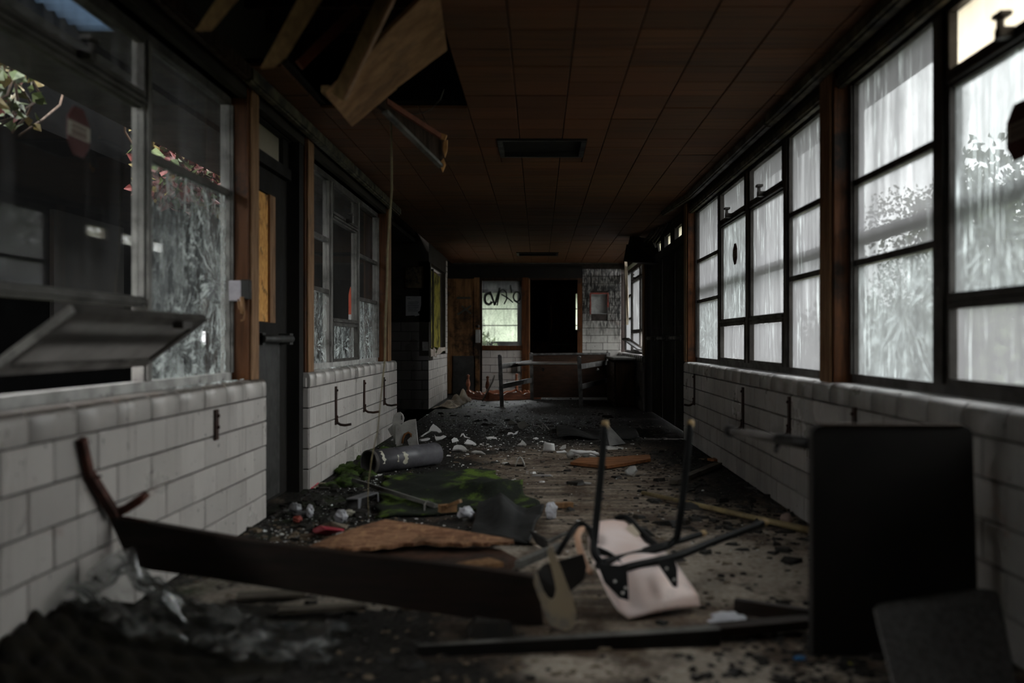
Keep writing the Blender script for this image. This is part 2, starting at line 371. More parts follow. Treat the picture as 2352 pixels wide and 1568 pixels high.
M['g_tan'] = glass_mat('tan_papered_glass', 0.93, (0.50, 0.43, 0.335), streaks=0.06, dark=(0.4, 0.33, 0.24))
def right_c(n, seed, hits): return glass_mat(n, 0.68, (0.050, 0.0525, 0.0525), 0.9, 0.18, 7.0, crack_col=(0.15, 0.165, 0.165), seed=seed, hits=hits, dash=0.9, lo=.46, hi=.66)
M['g_right_c'] = right_c('dirty_cracked_glass', 4.0, ((4.21, 1.12, 1.0, .75), (4.5, .95, .7, .5)))
M['g_right_o'] = right_c('dirty_cracked_glass_wide', 6.0, ((3.36, 1.36, .9, .7), (7.8, 1.3, .8, .5)))
M['g_right_l'] = right_c('dirty_cracked_glass_far', 8.0, ((9.1, 1.05, 1.0, .7),))
M['g_left'] = glass_mat('grimy_dark_glass', 0.03, (0.1, 0.1, 0.1), streaks=0.10, dark=(0.05, 0.05, 0.05), seed=2.0)
M['g_left_t'] = glass_mat('filmed_upper_glass', 0.07, (0.2, 0.2, 0.2), streaks=0.16, dark=(0.05, 0.046, 0.042), seed=5.0)
M['g_left_c'] = glass_mat('shattered_glass', 0.03, (0.3, 0.32, 0.32), 1.0, 0.14, 6.5, (0.90, 0.97, 0.94), seed=9.0, lo=0.36, hi=0.56, dark=(0.12, 0.12, 0.12), hits=((5.02, 1.29, 1.0, 1.0), (4.45, .95, .9, .6), (9.2, 1.0, .9, .7), (7.2, .95, .8, .6), (8.2, .95, .9, .5)), sparkle=0.30, front=0.9)
M['g_end_c'] = glass_mat('crazed_glass', 0.22, (0.06, 0.06, 0.06), 1.0, 0.5, 9.0, (0.05, 0.055, 0.05), seed=1.5, stretch=1.0, lo=0.3, hi=0.5)
M['g_dark'] = glass_mat('sooted_transom_glass', 0.35, (0.35, 0.32, 0.24), streaks=0.2, dark=(0.16, 0.14, 0.10))
# ================================================================ THE SETTING
XL, XR = -1.52, 1.452        # tile faces of the two side walls
SILL, CAPB = 0.778, 0.677    # sill top and underside of the bullnose course
ROW, LEN, J = 0.1355, 0.3048, 0.007
CEIL, YB, YF = 2.40, 17.72, -2.6
TILES = {}
def tile_src(kind, L, hgt, mat):
    'one tile mesh: face at local x = 0 looking to +x, running along +y, up +z'
    key = (kind, round(L, 4), round(hgt, 4), str([m.name for m in mat]) if isinstance(mat, tuple) else mat.name)
    if key in TILES: return TILES[key]
    b = MB(); g = J / 2; c = 0.0035
    if kind == 'flat':
        y0, y1, z0, z1, d = g, L - g, g, hgt - g, -0.016
        vs = [(d,y0,z0),(d,y1,z0),(d,y1,z1),(d,y0,z1),(-c,y0,z0),(-c,y1,z0),(-c,y1,z1),(-c,y0,z1),(0,y0+c,z0+c),(0,y1-c,z0+c),(0,y1-c,z1-c),(0,y0+c,z1-c)]
        fs = [(8,9,10,11),(4,5,9,8),(5,6,10,9),(6,7,11,10),(7,4,8,11),(0,1,5,4),(1,2,6,5),(2,3,7,6),(3,0,4,7)]
        b.add(vs, fs)
    else:                                   # bullnose cap: face, quarter round, sill top
        r = 0.034; prof = [(-0.016, g), (-c, g), (0, g + c)]
        for q in range(6):
            a = math.pi / 2 * q / 5; prof.append((-r + r * math.cos(a), hgt - r + r * math.sin(a)))
        prof += [(-0.215, hgt), (-0.215, hgt - 0.03)]
        n = len(prof); vs = [(x, g, z) for x, z in prof] + [(x, L - g, z) for x, z in prof]
        fs = [(i, n + i, n + i + 1, i + 1) for i in range(n - 1)] + [list(range(n)), list(range(2*n - 1, n - 1, -1))]
        b.add(vs, fs)
        for q in range(2, n - 3): b.sm[q] = True
        for q in range(5, n - 2): b.m[q] = 1
    ob = b.build('tile', mat, origin=(0,0,0)); COL.objects.unlink(ob); me = ob.data; bpy.data.objects.remove(ob)
    TILES[key] = me; return me
def put_tile(parent, me, loc, rotz):
    o = bpy.data.objects.new('tile', me); COL.objects.link(o); o.parent = parent
    j = R.uniform(-0.0012, 0.0012); o.location = (loc[0] + j * math.cos(rotz), loc[1] + j * math.sin(rotz), loc[2]); o.rotation_euler = (0, R.uniform(-0.002, 0.002), rotz); return o
def course(parent, a, b, z, hgt, mat, face, phase=0.0, kind='flat', skip=None):
    '''tiles along a wall. face: ("x", X, +1|-1) wall plane X looking to +-x, or ("y", Y, -1) looking to -y; a..b is the run along it'''
    edges = [a]; q = a + (phase if phase > 1e-6 else LEN)
    while q < b - 0.012: edges.append(q); q += LEN
    edges.append(b)
    for e0, e1 in zip(edges, edges[1:]):
        if e1 - e0 < 0.03 or (skip and skip(e0, e1, z, z + hgt)): continue
        me = tile_src(kind, e1 - e0, hgt, mat)
        ax, c, sg = face
        if ax == 'x': put_tile(parent, me, (c, e0 if sg > 0 else e1, z), 0 if sg > 0 else math.pi)
        else: put_tile(parent, me, (e0, c, z), -math.pi / 2)
def dado(parent, a, b, face, mat, start, cap=True, rows=5, capm=None):
    '''five courses in half bond and the bullnose cap; start = a cap joint'''
    ph = (start - a) % LEN
    for r_ in range(rows):
        p_ = (ph + (LEN / 2 if (rows - r_) % 2 else 0)) % LEN
        course(parent, a, b, CAPB - ROW * (rows - r_), ROW, mat, face, p_)
    if cap: course(parent, a, b, CAPB, SILL - CAPB, capm or mat, face, ph, 'cap')

# ---- floor and the ground outside
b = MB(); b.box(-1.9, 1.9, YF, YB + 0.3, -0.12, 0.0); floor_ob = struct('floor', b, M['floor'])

# ---- left wall: two tiled piers under the windows
def mortar_box(b, x0, x1, y0, y1, z0, z1): b.box(x0, x1, y0, y1, z0, z1)
b = MB(); b.box(-1.76, XL - 0.012, YF, 5.395, 0.0, SILL - 0.032)
wl = struct('wall_left', b, M['mortar'])
dado(wl, 1.66, 5.40, ('x', XL, 1), M['tile'], 2.883, capm=(M['tile'], M['tile_grime']))
b = MB(); b.box(-1.76, XL - 0.012, 6.43, 10.355, 0.0, SILL - 0.032)
wl2 = struct('wall_left', b, M['mortar'])
dado(wl2, 6.42, 10.36, ('x', XL, 1), M['tile'], 6.42 + 0.19, capm=(M['tile'], M['tile_dirty_shaded']))
# end faces of the piers
for (yy, root) in ((6.42, wl2),):
    for r_ in range(5): course(root, -1.75, -1.525, CAPB - ROW * (5 - r_), ROW, M['tile'], ('y', yy, -1), 0.12 if r_ % 2 else 0.0)
    course(root, -1.75, -1.54, CAPB, SILL - CAPB - 0.03, M['tile'], ('y', yy, -1))
# header over the windows and the dark plaster beyond the window rows
b = MB()
b.box(-1.78, -1.60, 1.5, 10.36, 2.285, 3.05)
b.box(-1.78, -1.53, YF, 1.62, SILL - 0.04, 3.05); b.box(-1.70, -1.56, 1.50, 10.36, 2.285, 2.36)
struct('wall_left_header', b, M['wall_dark'])

# ---- right wall
b = MB(); b.box(XR + 0.012, 1.70, YF, 9.715, 0.0, SILL - 0.032)
wr = struct('wall_right', b, M['mortar'])
dado(wr, 0.9, 9.72, ('x', XR, -1), M['tile_dirty_shaded'], 9.72, capm=(M['tile_dirty_shaded'], M['tile_cap_lit']))
b = MB(); b.box(1.56, 1.74, YF, 17.7, 2.285, 3.05); b.box(1.50, 1.62, YF, 9.9, 2.285, 2.345); b.box(1.50, 1.74, YF, 2.62, SILL - 0.04, 3.05)
struct('wall_right_header', b, M['wall_dark'])
b = MB(); b.box(XR + 0.012, 1.70, 13.62, YB, 0.0, 0.775)
wr2 = struct('wall_right', b, M['mortar'])
dado(wr2, 13.6, YB - 0.02, ('x', XR, -1), M['tile_dark'], 13.8, capm=(M['tile_dark'], M['tile_cap_lit']))
for r_ in range(5): pass

# ---- the wall behind the camera and the ceiling void
b = MB(); b.box(-1.78, 1.74, YF - 0.12, YF, 0, 3.05); struct('wall_front', b, M['wall_dark'])
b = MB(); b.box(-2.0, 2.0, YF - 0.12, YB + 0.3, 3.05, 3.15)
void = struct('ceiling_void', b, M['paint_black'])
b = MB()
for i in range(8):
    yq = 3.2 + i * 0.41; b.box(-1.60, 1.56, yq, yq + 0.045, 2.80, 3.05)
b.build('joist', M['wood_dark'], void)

# ---- ceiling: brown fibre tiles about a foot square, a torn-out hole near the camera
cr = sroot('ceiling')
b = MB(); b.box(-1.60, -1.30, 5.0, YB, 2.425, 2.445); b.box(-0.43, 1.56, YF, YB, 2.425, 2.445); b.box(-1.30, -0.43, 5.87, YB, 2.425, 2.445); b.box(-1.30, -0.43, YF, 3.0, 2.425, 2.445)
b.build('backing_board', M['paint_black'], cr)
CT = {}
def ceil_tile(w, l):
    key = (round(w, 3), round(l, 3))
    if key not in CT:
        q = MB(); g = 0.0025; q.bbox(g, w - g, g, l - g, 0, 0.02, 0.003)
        ob = q.build('ceiling_tile', M['ceiling'], origin=(0,0,0)); COL.objects.unlink(ob); CT[key] = ob.data; bpy.data.objects.remove(ob)
    return CT[key]
xe = [-1.60] + [-0.432 + 0.297 * i for i in range(-3, 7)] + [1.56]
ye = [5.87 + 0.297 * i for i in range(-8, 40)]; ye = [y for y in ye if 3.4 < y < YB - 0.1] + [YB]
vents = [(-0.295, 0.335, 6.77, 7.40), (-0.36, 0.31, 15.45, 16.0)]
rest = MB(); cnt = 0
for j in range(len(ye) - 1):
    for i in range(len(xe) - 1):
        x0, x1, y0, y1 = xe[i], xe[i+1], ye[j], ye[j+1]
        if x1 <= -0.43 + 1e-3 and (x0 > -1.34 and y1 < 5.88 or y1 < 5.0): continue
        if any(x0 < v[1] - 0.02 and x1 > v[0] + 0.02 and y0 < v[3] - 0.02 and y1 > v[2] + 0.02 for v in vents):
            # trimmed tiles round the vents
            v = [v for v in vents if x0 < v[1] and x1 > v[0] and y0 < v[3] and y1 > v[2]][0]
            cuts = []
            if x0 < v[0]: cuts.append((x0, v[0], y0, y1))
            if x1 > v[1]: cuts.append((v[1], x1, y0, y1))
            xa, xb = max(x0, v[0]), min(x1, v[1])
            if y0 < v[2]: cuts.append((xa, xb, y0, v[2]))
            if y1 > v[3]: cuts.append((xa, xb, v[3], y1))
            cuts = [c for c in cuts if c[1] - c[0] > 0.02 and c[3] - c[2] > 0.02]
        else: cuts = [(x0, x1, y0, y1)]
        for (a0, a1, c0, c1) in cuts:
            if cnt < 296:
                o = bpy.data.objects.new('ceiling_tile', ceil_tile(a1 - a0, c1 - c0)); COL.objects.link(o); o.parent = cr
                o.location = (a0, c0, CEIL + R.uniform(-0.0015, 0.0015)); o.rotation_euler = (R.uniform(-.003, .003), R.uniform(-.003, .003), 0); cnt += 1
            else: rest.bbox(a0 + .0025, a1 - .0025, c0 + .0025, c1 - .0025, CEIL + R.uniform(-.0015, .0015), CEIL + 0.02, 0.003)
b_ = MB(); b_.box(-1.60, 1.56, YF, 3.4, CEIL, CEIL + 0.02); near = b_.build('ceiling_board', M['ceiling'], cr)
tag(rest.build('ceiling_tile_field', M['ceiling'], cr), kind='stuff')
# the near board keeps clear of the hole
me = near.data; bpy.data.objects.remove(near)
b_ = MB(); b_.box(-0.43, 1.56, YF, 3.4, CEIL, CEIL + 0.02); b_.box(-1.60, -0.43, YF, 2.95, CEIL, CEIL + 0.02); b_.box(-1.60, -1.34, 2.95, 3.4, CEIL, CEIL + 0.02)
b_.build('ceiling_board', M['ceiling'], cr)

# ---- mouldings along the top of the walls
M['trim_moss'] = simple('mildewed_trim', (0.10, 0.085, 0.045), (0.03, 0.028, 0.018), 9, (0.5, 0.8), stretch=(1, 1, 1), grime=(0.012, 0.010, 0.008), gamt=(0.45, 0.62), gscale=6)
M['trim_grey'] = simple('greyed_trim', (0.12, 0.115, 0.105), (0.05, 0.047, 0.042), 5, (0.4, 0.7), grime=(0.012, 0.010, 0.008), gamt=(0.5, 0.7))
def moulding(name, p, q, w, h, mat, prof=True):
    b = MB(); b.bar(p, q, w, h)
    if prof: b.bar(Vector(p) + Vector((0,0,-h*0.5-0.006)), Vector(q) + Vector((0,0,-h*0.5-0.006)), w * 0.5, 0.012)
    return struct(name, b, mat)
moulding('trim_1', (1.445, YF, 2.368), (1.445, 6.03, 2.368), 0.07, 0.05, M['trim_moss'])
moulding('trim_2', (1.445, 6.10, 2.368), (1.435, 9.1, 2.362), 0.06, 0.045, M['trim_grey'])
moulding('trim_3', (1.44, 9.1, 2.365), (1.36, 10.6, 2.39), 0.05, 0.04, M['trim_moss'])
moulding('trim_4', (1.515, YF, 2.285), (1.515, 9.75, 2.285), 0.05, 0.035, M['trim_moss'])
moulding('trim_5', (-1.505, 5.0, 2.368), (-1.505, 10.36, 2.368), 0.06, 0.06, M['trim_moss'])
moulding('trim_6', (-1.505, YF, 2.368), (-1.505, 4.96, 2.368), 0.06, 0.06, M['wood_dark'])
moulding('trim_7', (-1.55, YB - 0.16, 2.392), (1.45, YB - 0.16, 2.392), 0.03, 0.014, M['trim_grey'], False)

# ---- wooden window posts
def post(name, x0, x1, y0, y1, z0=SILL, z1=2.36, side=-1):
    b = MB(); b.bbox(x0, x1, y0, y1, z0, z1, 0.004)
    o = struct(name, b, M['wood_trim'])
    e = MB(); xe_ = x1 if side < 0 else x0
    e.bbox(min(xe_, xe_ - side*0.014), max(xe_, xe_ - side*0.014), y0 + 0.02, y1 + 0.02, z0, z1, 0.003); e.build('edge_board', M['wood_edge'], o); return o
post('trim_8', -1.70, -1.552, 5.17, 5.30)
post('trim_9', -1.70, -1.552, 6.44, 6.60)
post('trim_10', -1.70, -1.552, 9.87, 10.06)
post('trim_11', 1.48, 1.62, 4.86, 5.04, side=1)
post('trim_12', 1.48, 1.62, 9.63, 9.78, side=1)
post('trim_14', 1.48, 1.64, 13.55, 13.75, side=1)

# ---- windows
def pane(parent, X, y0, y1, z0, z1, inner, gm, name='pane'):
    'six millimetre pane; the side facing the room carries the film of dirt'
    b = MB(); a, c = X - 0.003, X + 0.003
    b.box(a, c, y0, y1, z0, z1, 1)
    k = 3 if inner > 0 else 5                    # +x face is face 3, -x face is face 5
    b.m[k] = 0
    return b.build(name, [gm, M['g_back']], parent)
def window(name, X, side, lites, z0, z1, mats, frame='alu', opened=None, latch=True, broken=()):
    '''side +1: room lies towards -x (right wall); -1: room towards +x. lites: (y0, y1, kind, (upper, middle, lower glass))'''
    inner = -side; w = sroot(name); d = 0.05; fw = 0.038
    ya, yb = lites[0][0] - fw, lites[-1][1] + fw
    fr = MB(); fr.box(X - d/2, X + d/2, ya, yb, z0 - 0.004, z0 + fw); fr.build('sill_rail', M['pale_rail' if frame == 'alu' else frame], w)
    fr = MB(); fr.box(X - d/2, X + d/2, ya, yb, z1 - fw, z1 + 0.02); fr.build('head_rail', M['alu_mid' if frame == 'alu' else frame], w)
    ys = [ya + fw/2] + [(lites[i][1] + lites[i+1][0]) / 2 for i in range(len(lites) - 1)] + [yb - fw/2]
    for i, yy in enumerate(ys):
        hw = fw/2 if i in (0, len(ys)-1) else max((lites[i][0] - lites[i-1][1]) / 2, 0.02)
        mb = MB(); mb.box(X - d/2, X + d/2, yy - hw, yy + hw, z0 + fw, z1 - fw); mb.box(X + inner*0.03 - 0.008, X + inner*0.03 + 0.008, yy - hw*0.55, yy + hw*0.55, z0 + fw, z1 - fw); mb.build('mullion', M[frame], w)
    for (y0, y1, kind, gl) in lites:
        bars = {'F': (1.775, 1.375), 'G': (1.775,), 'O': (1.98, 1.15)}[kind]
        zs = [z1 - fw] + list(bars) + [z0 + fw]
        for bz in bars:
            hb = 0.016 if kind != 'O' else 0.022
            mb = MB(); mb.box(X - 0.021, X + 0.021, y0, y1, bz - hb, bz + hb)
            if kind == 'O': mb.box(X + inner*0.028 - 0.012, X + inner*0.028 + 0.012, y0, y1, bz - hb*0.4, bz + hb*0.4)
            mb.build('glazing_bar', M['alu_mid' if frame == 'alu' else frame], w)
        for i in range(len(zs) - 1):
            hi = zs[i] - (0.018 if i else 0); lo = zs[i+1] + (0.018 if i < len(zs) - 2 else 0)
            if gl[i] is None: continue
            if kind == 'O' and i in (0, 2):          # vent and hopper have a sash of their own
                sb = MB(); t = 0.022
                for (a0,a1,c0,c1) in ((y0,y0+t,lo,hi),(y1-t,y1,lo,hi),(y0+t,y1-t,lo,lo+t),(y0+t,y1-t,hi-t,hi)):
                    sb.box(X + inner*0.02 - 0.016, X + inner*0.02 + 0.016, a0, a1, c0, c1)
                sash = sb.build('sash', M['alu_mid' if frame == 'alu' else frame], w)
                pane(sash, X, y0 + t, y1 - t, lo + t, hi - t, inner, gl[i])
            else: pane(w, X, y0, y1, lo, hi, inner, gl[i])
        if kind == 'O' and latch:
            yc = (y0 + y1) / 2; lb = MB(); xx = X + inner * 0.035
            lb.box(min(xx, xx + inner*0.05), max(xx, xx + inner*0.05), yc - 0.022, yc + 0.022, 1.985, 2.02)
            lb.box(min(xx + inner*0.03, xx + inner*0.05), max(xx + inner*0.03, xx + inner*0.05), yc - 0.01, yc + 0.01, 2.01, 2.055)
            lb.box(min(xx + inner*0.02, xx + inner*0.06), max(xx + inner*0.02, xx + inner*0.06), yc - 0.045, yc + 0.02, 2.05, 2.065)
            lb.build('latch', M['alu_dark'], w)
    return w
gr, gc = M['g_right'], M['g_right_c']; glf, glt, glc = M['g_left'], M['g_left_t'], M['g_left_c']
WXL, WXR = -1.667, 1.595
# window 1, left near; the hopper of its middle light hangs open
w1 = window('window_1', WXL, -1, [(1.72, 2.80, 'G', (glt, glc)), (2.86, 4.02, 'O', (glt, glf, None)), (4.09, 5.14, 'G', (glt, glc))], 0.782, 2.28, None)
M['hopper_glass'] = glass_mat('dusty_hopper_glass', 0.80, (0.20, 0.19, 0.18), streaks=0.15, dark=(0.13, 0.12, 0.11))
hb = MB()                                             # hopper leaf tilted into the room
hp0, hp1 = Vector((-1.640, 0, 0.895)), Vector((-1.382, 0, 1.086)); hd = (hp1 - hp0); hu = hd.normalized(); hn = Vector((-hu.z, 0, hu.x))
def hpt(y, s_, o_=0): q = hp0 + hu * s_ + hn * o_; return Vector((q.x, y, q.z))
HL = hd.length; t = 0.045
for (a, c, s0, s1) in ((2.87, 2.87 + t, 0, HL), (4.02 - t, 4.02, 0, HL), (2.87 + t, 4.02 - t, 0, t), (2.87 + t, 4.02 - t, HL - t, HL)):
    vs = [hpt(y, s_, o_) for o_ in (-0.014, 0.014) for (y, s_) in ((a, s0), (c, s0), (c, s1), (a, s1))]
    hb.add(vs, [(0,1,2,3),(7,6,5,4),(0,4,5,1),(1,5,6,2),(2,6,7,3),(3,7,4,0)])
hs = hb.build('hopper_sash', M['alu_mid'], w1)
pb = MB(); vs = [hpt(y, s_, o_) for o_ in (-0.003, 0.003) for (y, s_) in ((2.87 + t, t), (4.02 - t, t), (4.02 - t, HL - t), (2.87 + t, HL - t))]
pb.add(vs, [(0,1,2,3),(7,6,5,4),(0,4,5,1),(1,5,6,2),(2,6,7,3),(3,7,4,0)], 1); pb.m[0] = 0; pb.m[1] = 0
pb.build('pane', [M['hopper_glass'], M['g_back']], hs)
lb = MB(); q = hpt(3.75, HL - 0.02, -0.03); lb.box(q.x - 0.02, q.x + 0.02, q.y - 0.05, q.y + 0.05, q.z - 0.014, q.z + 0.014); lb.build('latch', M['alu_dark'], hs)
# window 2, left far
w2 = window('window_2', WXL, -1, [(6.66, 7.57, 'F', (glt, glf, glc)), (7.68, 8.72, 'O', (glt, glf, glc)), (8.82, 9.84, 'F', (glf, glf, glc))], 0.782, 2.28, None)
# window 3, right near; window 4 beyond the wooden post; window 5 by the end wall
w3 = window('window_3', WXR, 1, [(2.68, 3.70, 'O', (M['g_tan'], M['g_right_o'], gr)), (3.86, 4.82, 'F', (gr, gr, gc))], 0.785, 2.30, None, 'alu_dark')
w4 = window('window_4', WXR, 1, [(5.09, 6.07, 'F', (gr, gr, gr)), (6.20, 7.18, 'O', (gr, gr, gr)), (7.34, 8.34, 'O', (gr, M['g_right_o'], gr)), (8.47, 9.60, 'F', (gr, gr, M['g_right_l']))], 0.785, 2.30, None, 'alu_dark')
w5 = window('window_5', WXR, 1, [(13.82, 14.95, 'O', (gr, gr, None)), (15.05, 16.35, 'O', (gr, gr, gr)), (16.45, 17.62, 'F', (gr, gr, gr))], 0.785, 2.20, None, 'alu_dark')
hb = MB(); h0, h1 = Vector((1.56, 0, 0.83)), Vector((1.28, 0, 1.02)); hu = (h1 - h0).normalized(); hn = Vector((-hu.z, 0, hu.x)); HL2 = (h1 - h0).length
def hpt(y, s_, o_=0): q = h0 + hu * s_ + hn * o_; return Vector((q.x, y, q.z))
for (a, c, s0, s1) in ((13.9, 13.96, 0, HL2), (14.86, 14.92, 0, HL2), (13.96, 14.86, 0, 0.05), (13.96, 14.86, HL2 - 0.05, HL2)):
    vs = [hpt(y, s_, o_) for o_ in (-0.014, 0.014) for (y, s_) in ((a, s0), (c, s0), (c, s1), (a, s1))]
    hb.add(vs, [(0,1,2,3),(7,6,5,4),(0,4,5,1),(1,5,6,2),(2,6,7,3),(3,7,4,0)])
hs5 = hb.build('hopper_sash', M['alu'], w5)
pb = MB(); vs = [hpt(y, s_, o_) for o_ in (-0.003, 0.003) for (y, s_) in ((13.96, 0.05), (14.86, 0.05), (14.86, HL2 - 0.05), (13.96, HL2 - 0.05))]
pb.add(vs, [(0,1,2,3),(7,6,5,4),(0,4,5,1),(1,5,6,2),(2,6,7,3),(3,7,4,0)], 1); pb.m[0] = 0; pb.build('pane', [gr, M['g_back']], hs5)

# ---- left doorway between the piers: a metal door, its light boarded with strand board
M['strand'] = simple('strand_board', (0.70, 0.36, 0.10), (0.40, 0.17, 0.045), 9, (0.6, 0.85), stretch=(7, 7, 2.2), grime=(0.06, 0.03, 0.012), gamt=(0.52, 0.66), gscale=12)
M['door_grey'] = simple('grey_painted_steel', (0.045, 0.043, 0.041), (0.026, 0.025, 0.023), 5, (0.4, 0.65), 0.2, grime=(0.014, 0.013, 0.012), gamt=(0.5, 0.7))
d1 = sroot('door_1')
DX = -1.665
b = MB(); b.box(DX - 0.05, DX + 0.05, 5.40, 5.47, 0, 2.36); b.box(DX - 0.06, DX + 0.10, 6.32, 6.43, 0, 2.36); b.box(DX - 0.05, DX + 0.05, 5.47, 6.32, 2.28, 2.36); b.box(DX - 0.05, DX + 0.05, 5.47, 6.32, 2.03, 2.10); b.box(DX - 0.08, DX - 0.03, 5.3, 6.43, 2.30, 2.45)
b.build('door_frame', M['paint_black'], d1)
pane(d1, DX, 5.47, 6.18, 2.10, 2.28, 1, M['g_dark'], 'transom_pane'); b = MB(); b.box(DX-0.03, DX+0.03, 6.18, 6.32, 2.10, 2.28); b.build('frame_infill', M['paint_black'], d1)
b = MB(); b.box(DX - 0.02, DX + 0.02, 5.48, 6.31, 0.01, 1.10); b.box(DX - 0.02, DX + 0.02, 5.48, 6.31, 1.88, 2.02); b.box(DX - 0.02, DX + 0.02, 5.48, 5.58, 1.10, 1.88); b.box(DX - 0.02, DX + 0.02, 6.02, 6.31, 1.10, 1.88)
leaf = b.build('door_leaf', M['paint_black'], d1)
b = MB(); b.box(DX - 0.01, DX + 0.012, 5.58, 5.90, 1.105, 1.875); b.build('strand_board', M['strand'], leaf)
b = MB(); b.box(DX - 0.01, DX + 0.026, 5.90, 6.02, 1.10, 1.88); b.build('stop_bead', M['wood_edge'], leaf)
b = MB(); b.box(DX + 0.02, DX + 0.025, 5.52, 6.12, 0.03, 1.02); b.build('kick_plate', M['door_grey'], leaf)
b = MB(); b.tube([(DX + 0.085, 5.52, 1.00), (DX + 0.085, 6.17, 1.00)], 0.024, 10); b.box(DX + 0.02, DX + 0.09, 5.52, 5.58, 0.965, 1.035); b.box(DX + 0.02, DX + 0.09, 6.12, 6.20, 0.965, 1.035); b.build('crash_bar', M['door_grey'], leaf)

# ---- right double doors, black, with slit transoms above
d2 = sroot('door_2'); DX = 1.585
b = MB(); b.box(DX - 0.10, DX + 0.06, 9.78, 9.95, 0, 2.30); b.box(DX - 0.10, DX + 0.06, 13.35, 13.60, 0, 2.30); b.box(DX - 0.06, DX + 0.06, 9.95, 13.35, 2.02, 2.12)
b.box(DX - 0.04, DX + 0.04, 9.95, 13.35, 2.26, 2.34)
for yy in (10.05, 10.95, 11.85, 12.75): b.box(DX - 0.05, DX + 0.05, yy, yy + 0.36, 2.12, 2.27)
b.build('door_frame', M['paint_black'], d2)
for k, (y0, y1) in enumerate(((9.96, 11.08), (11.10, 12.22), (12.24, 13.34))):
    b = MB(); b.box(DX - 0.025, DX + 0.025, y0, y1, 0.01, 2.02); b.box(DX - 0.035, DX - 0.025, y0 + 0.12, y1 - 0.12, 0.2, 0.85); b.box(DX - 0.035, DX - 0.025, y0 + 0.12, y1 - 0.12, 1.15, 1.9); lf = b.build('door_leaf', M['paint_black'], d2)
    b = MB(); b.tube([(DX - 0.10, y0 + 0.12, 1.02), (DX - 0.10, y1 - 0.12, 1.02)], 0.022, 10); b.box(DX - 0.11, DX - 0.02, y0 + 0.10, y0 + 0.17, 0.99, 1.05); b.box(DX - 0.11, DX - 0.02, y1 - 0.17, y1 - 0.10, 0.99, 1.05); b.build('crash_bar', M['door_grey'], lf)
for (y0, y1) in ((10.41, 10.95), (11.31, 11.85), (12.21, 12.75), (13.11, 13.35)): pane(d2, DX, y0, y1, 2.12, 2.26, -1, M['g_dark'], 'transom_pane')

# ---- left recess and the wall that faces the camera beyond it
YA, XA = 13.93, -1.585
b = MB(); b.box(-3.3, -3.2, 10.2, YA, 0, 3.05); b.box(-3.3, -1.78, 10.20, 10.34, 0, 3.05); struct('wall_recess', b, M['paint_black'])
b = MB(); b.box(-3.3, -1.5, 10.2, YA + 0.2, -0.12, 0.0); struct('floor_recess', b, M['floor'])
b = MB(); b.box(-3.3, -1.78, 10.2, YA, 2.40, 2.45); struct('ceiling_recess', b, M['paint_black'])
b = MB(); b.box(-3.2, XA - 0.012, YA + 0.012, YA + 0.16, 0, 1.26); b.box(-3.2, XA, YA, YA + 0.16, 1.26, 3.05)
b.box(XA - 0.14, XA - 0.012, YA + 0.012, 16.85, 0, 0.77)
wa = struct('wall_alcove', b, M['wall_dark'])
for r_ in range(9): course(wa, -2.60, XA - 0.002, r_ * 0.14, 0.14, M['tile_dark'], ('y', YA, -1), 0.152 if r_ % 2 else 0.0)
for r_ in range(5): course(wa, YA, 16.7, r_ * 0.14, 0.14, M['tile'], ('x', XA, 1), 0.152 if r_ % 2 else 0.0)
course(wa, YA + 0.55, 16.7, 0.70, 0.07, M['tile'], ('x', XA, 1))
for r_ in range(17):
    course(wa, 16.5, 16.75, 0.77 + r_ * 0.0935, 0.0935, M['tile'], ('x', XA, 1)); 
b = MB(); b.box(XA - 0.14, XA - 0.012, 16.48, 16.85, 0.77, 2.40); b.box(XA - 0.14, XA, YA + 0.16, 16.85, 2.13, 3.05); b.box(XA - 0.14, XA, YA, YA + 0.30, 0.77, 2.13); b.build('jamb', M['wall_dark'], wa)
b = MB(); b.box(-1.85, -1.70, 16.7, YB + 0.2, 0, 3.05); struct('wall_left_end', b, M['wood_dark'])

# ---- the end wall
b = MB(); zt = 3.05; y0, y1 = YB, YB + 0.14
b.box(-1.78, -1.06, y0, y1, 0, zt); b.box(-1.06, -0.17, y0, y1, 2.10, zt); b.box(-1.06, -0.20, y0, y1, 0, 0.84)
b.box(-0.32, -0.17, y0, y1, 0, 2.10); b.box(-0.17, 0.72, y0, y1, 2.12, zt)
b.box(0.72, 0.955, y0, y1, 0, zt); b.box(1.25, 1.74, y0, y1, 0, zt); b.box(0.955, 1.25, y0, y1, 0, 1.48); b.box(0.955, 1.25, y0, y1, 1.84, zt)
wb = struct('wall_back', b, M['mortar'])
def in_niche(a, c, z0, z1): return a < 1.25 and c > 0.955 and z0 < 1.83 and z1 > 1.49
TY = YB - 0.016
for r_ in range(17):
    ph = 0.152 if r_ % 2 else 0.07
    z = r_ * ROW
    if z < 1.85 and z + ROW > 1.47:
        course(wb, 0.79, 0.955, z, ROW, M['tile_soot'], ('y', TY, -1), ph); course(wb, 1.25, 1.50, z, ROW, M['tile_soot'], ('y', TY, -1), 0.13 if r_ % 2 else 0.0)
    else: course(wb, 0.79, 1.50, z, ROW, M['tile_soot'], ('y', TY, -1), ph)
for r_ in range(6): course(wb, -1.045, -0.235, r_ * ROW, ROW, M['tile'], ('y', TY, -1), 0.152 if r_ % 2 else 0.0)
b = MB(); b.box(-1.70, 0.79, YB - 0.04, YB, 2.13, 2.36); b.build('header_board', M['paint_black'], wb)
b = MB(); b.bbox(-0.235, -0.19, YB - 0.03, YB, 0, 0.83, 0.01); b.build('white_corner_bead', simple('chalky_white_bead', (0.5, 0.5, 0.48), (0.38, 0.37, 0.35), 9), wb)
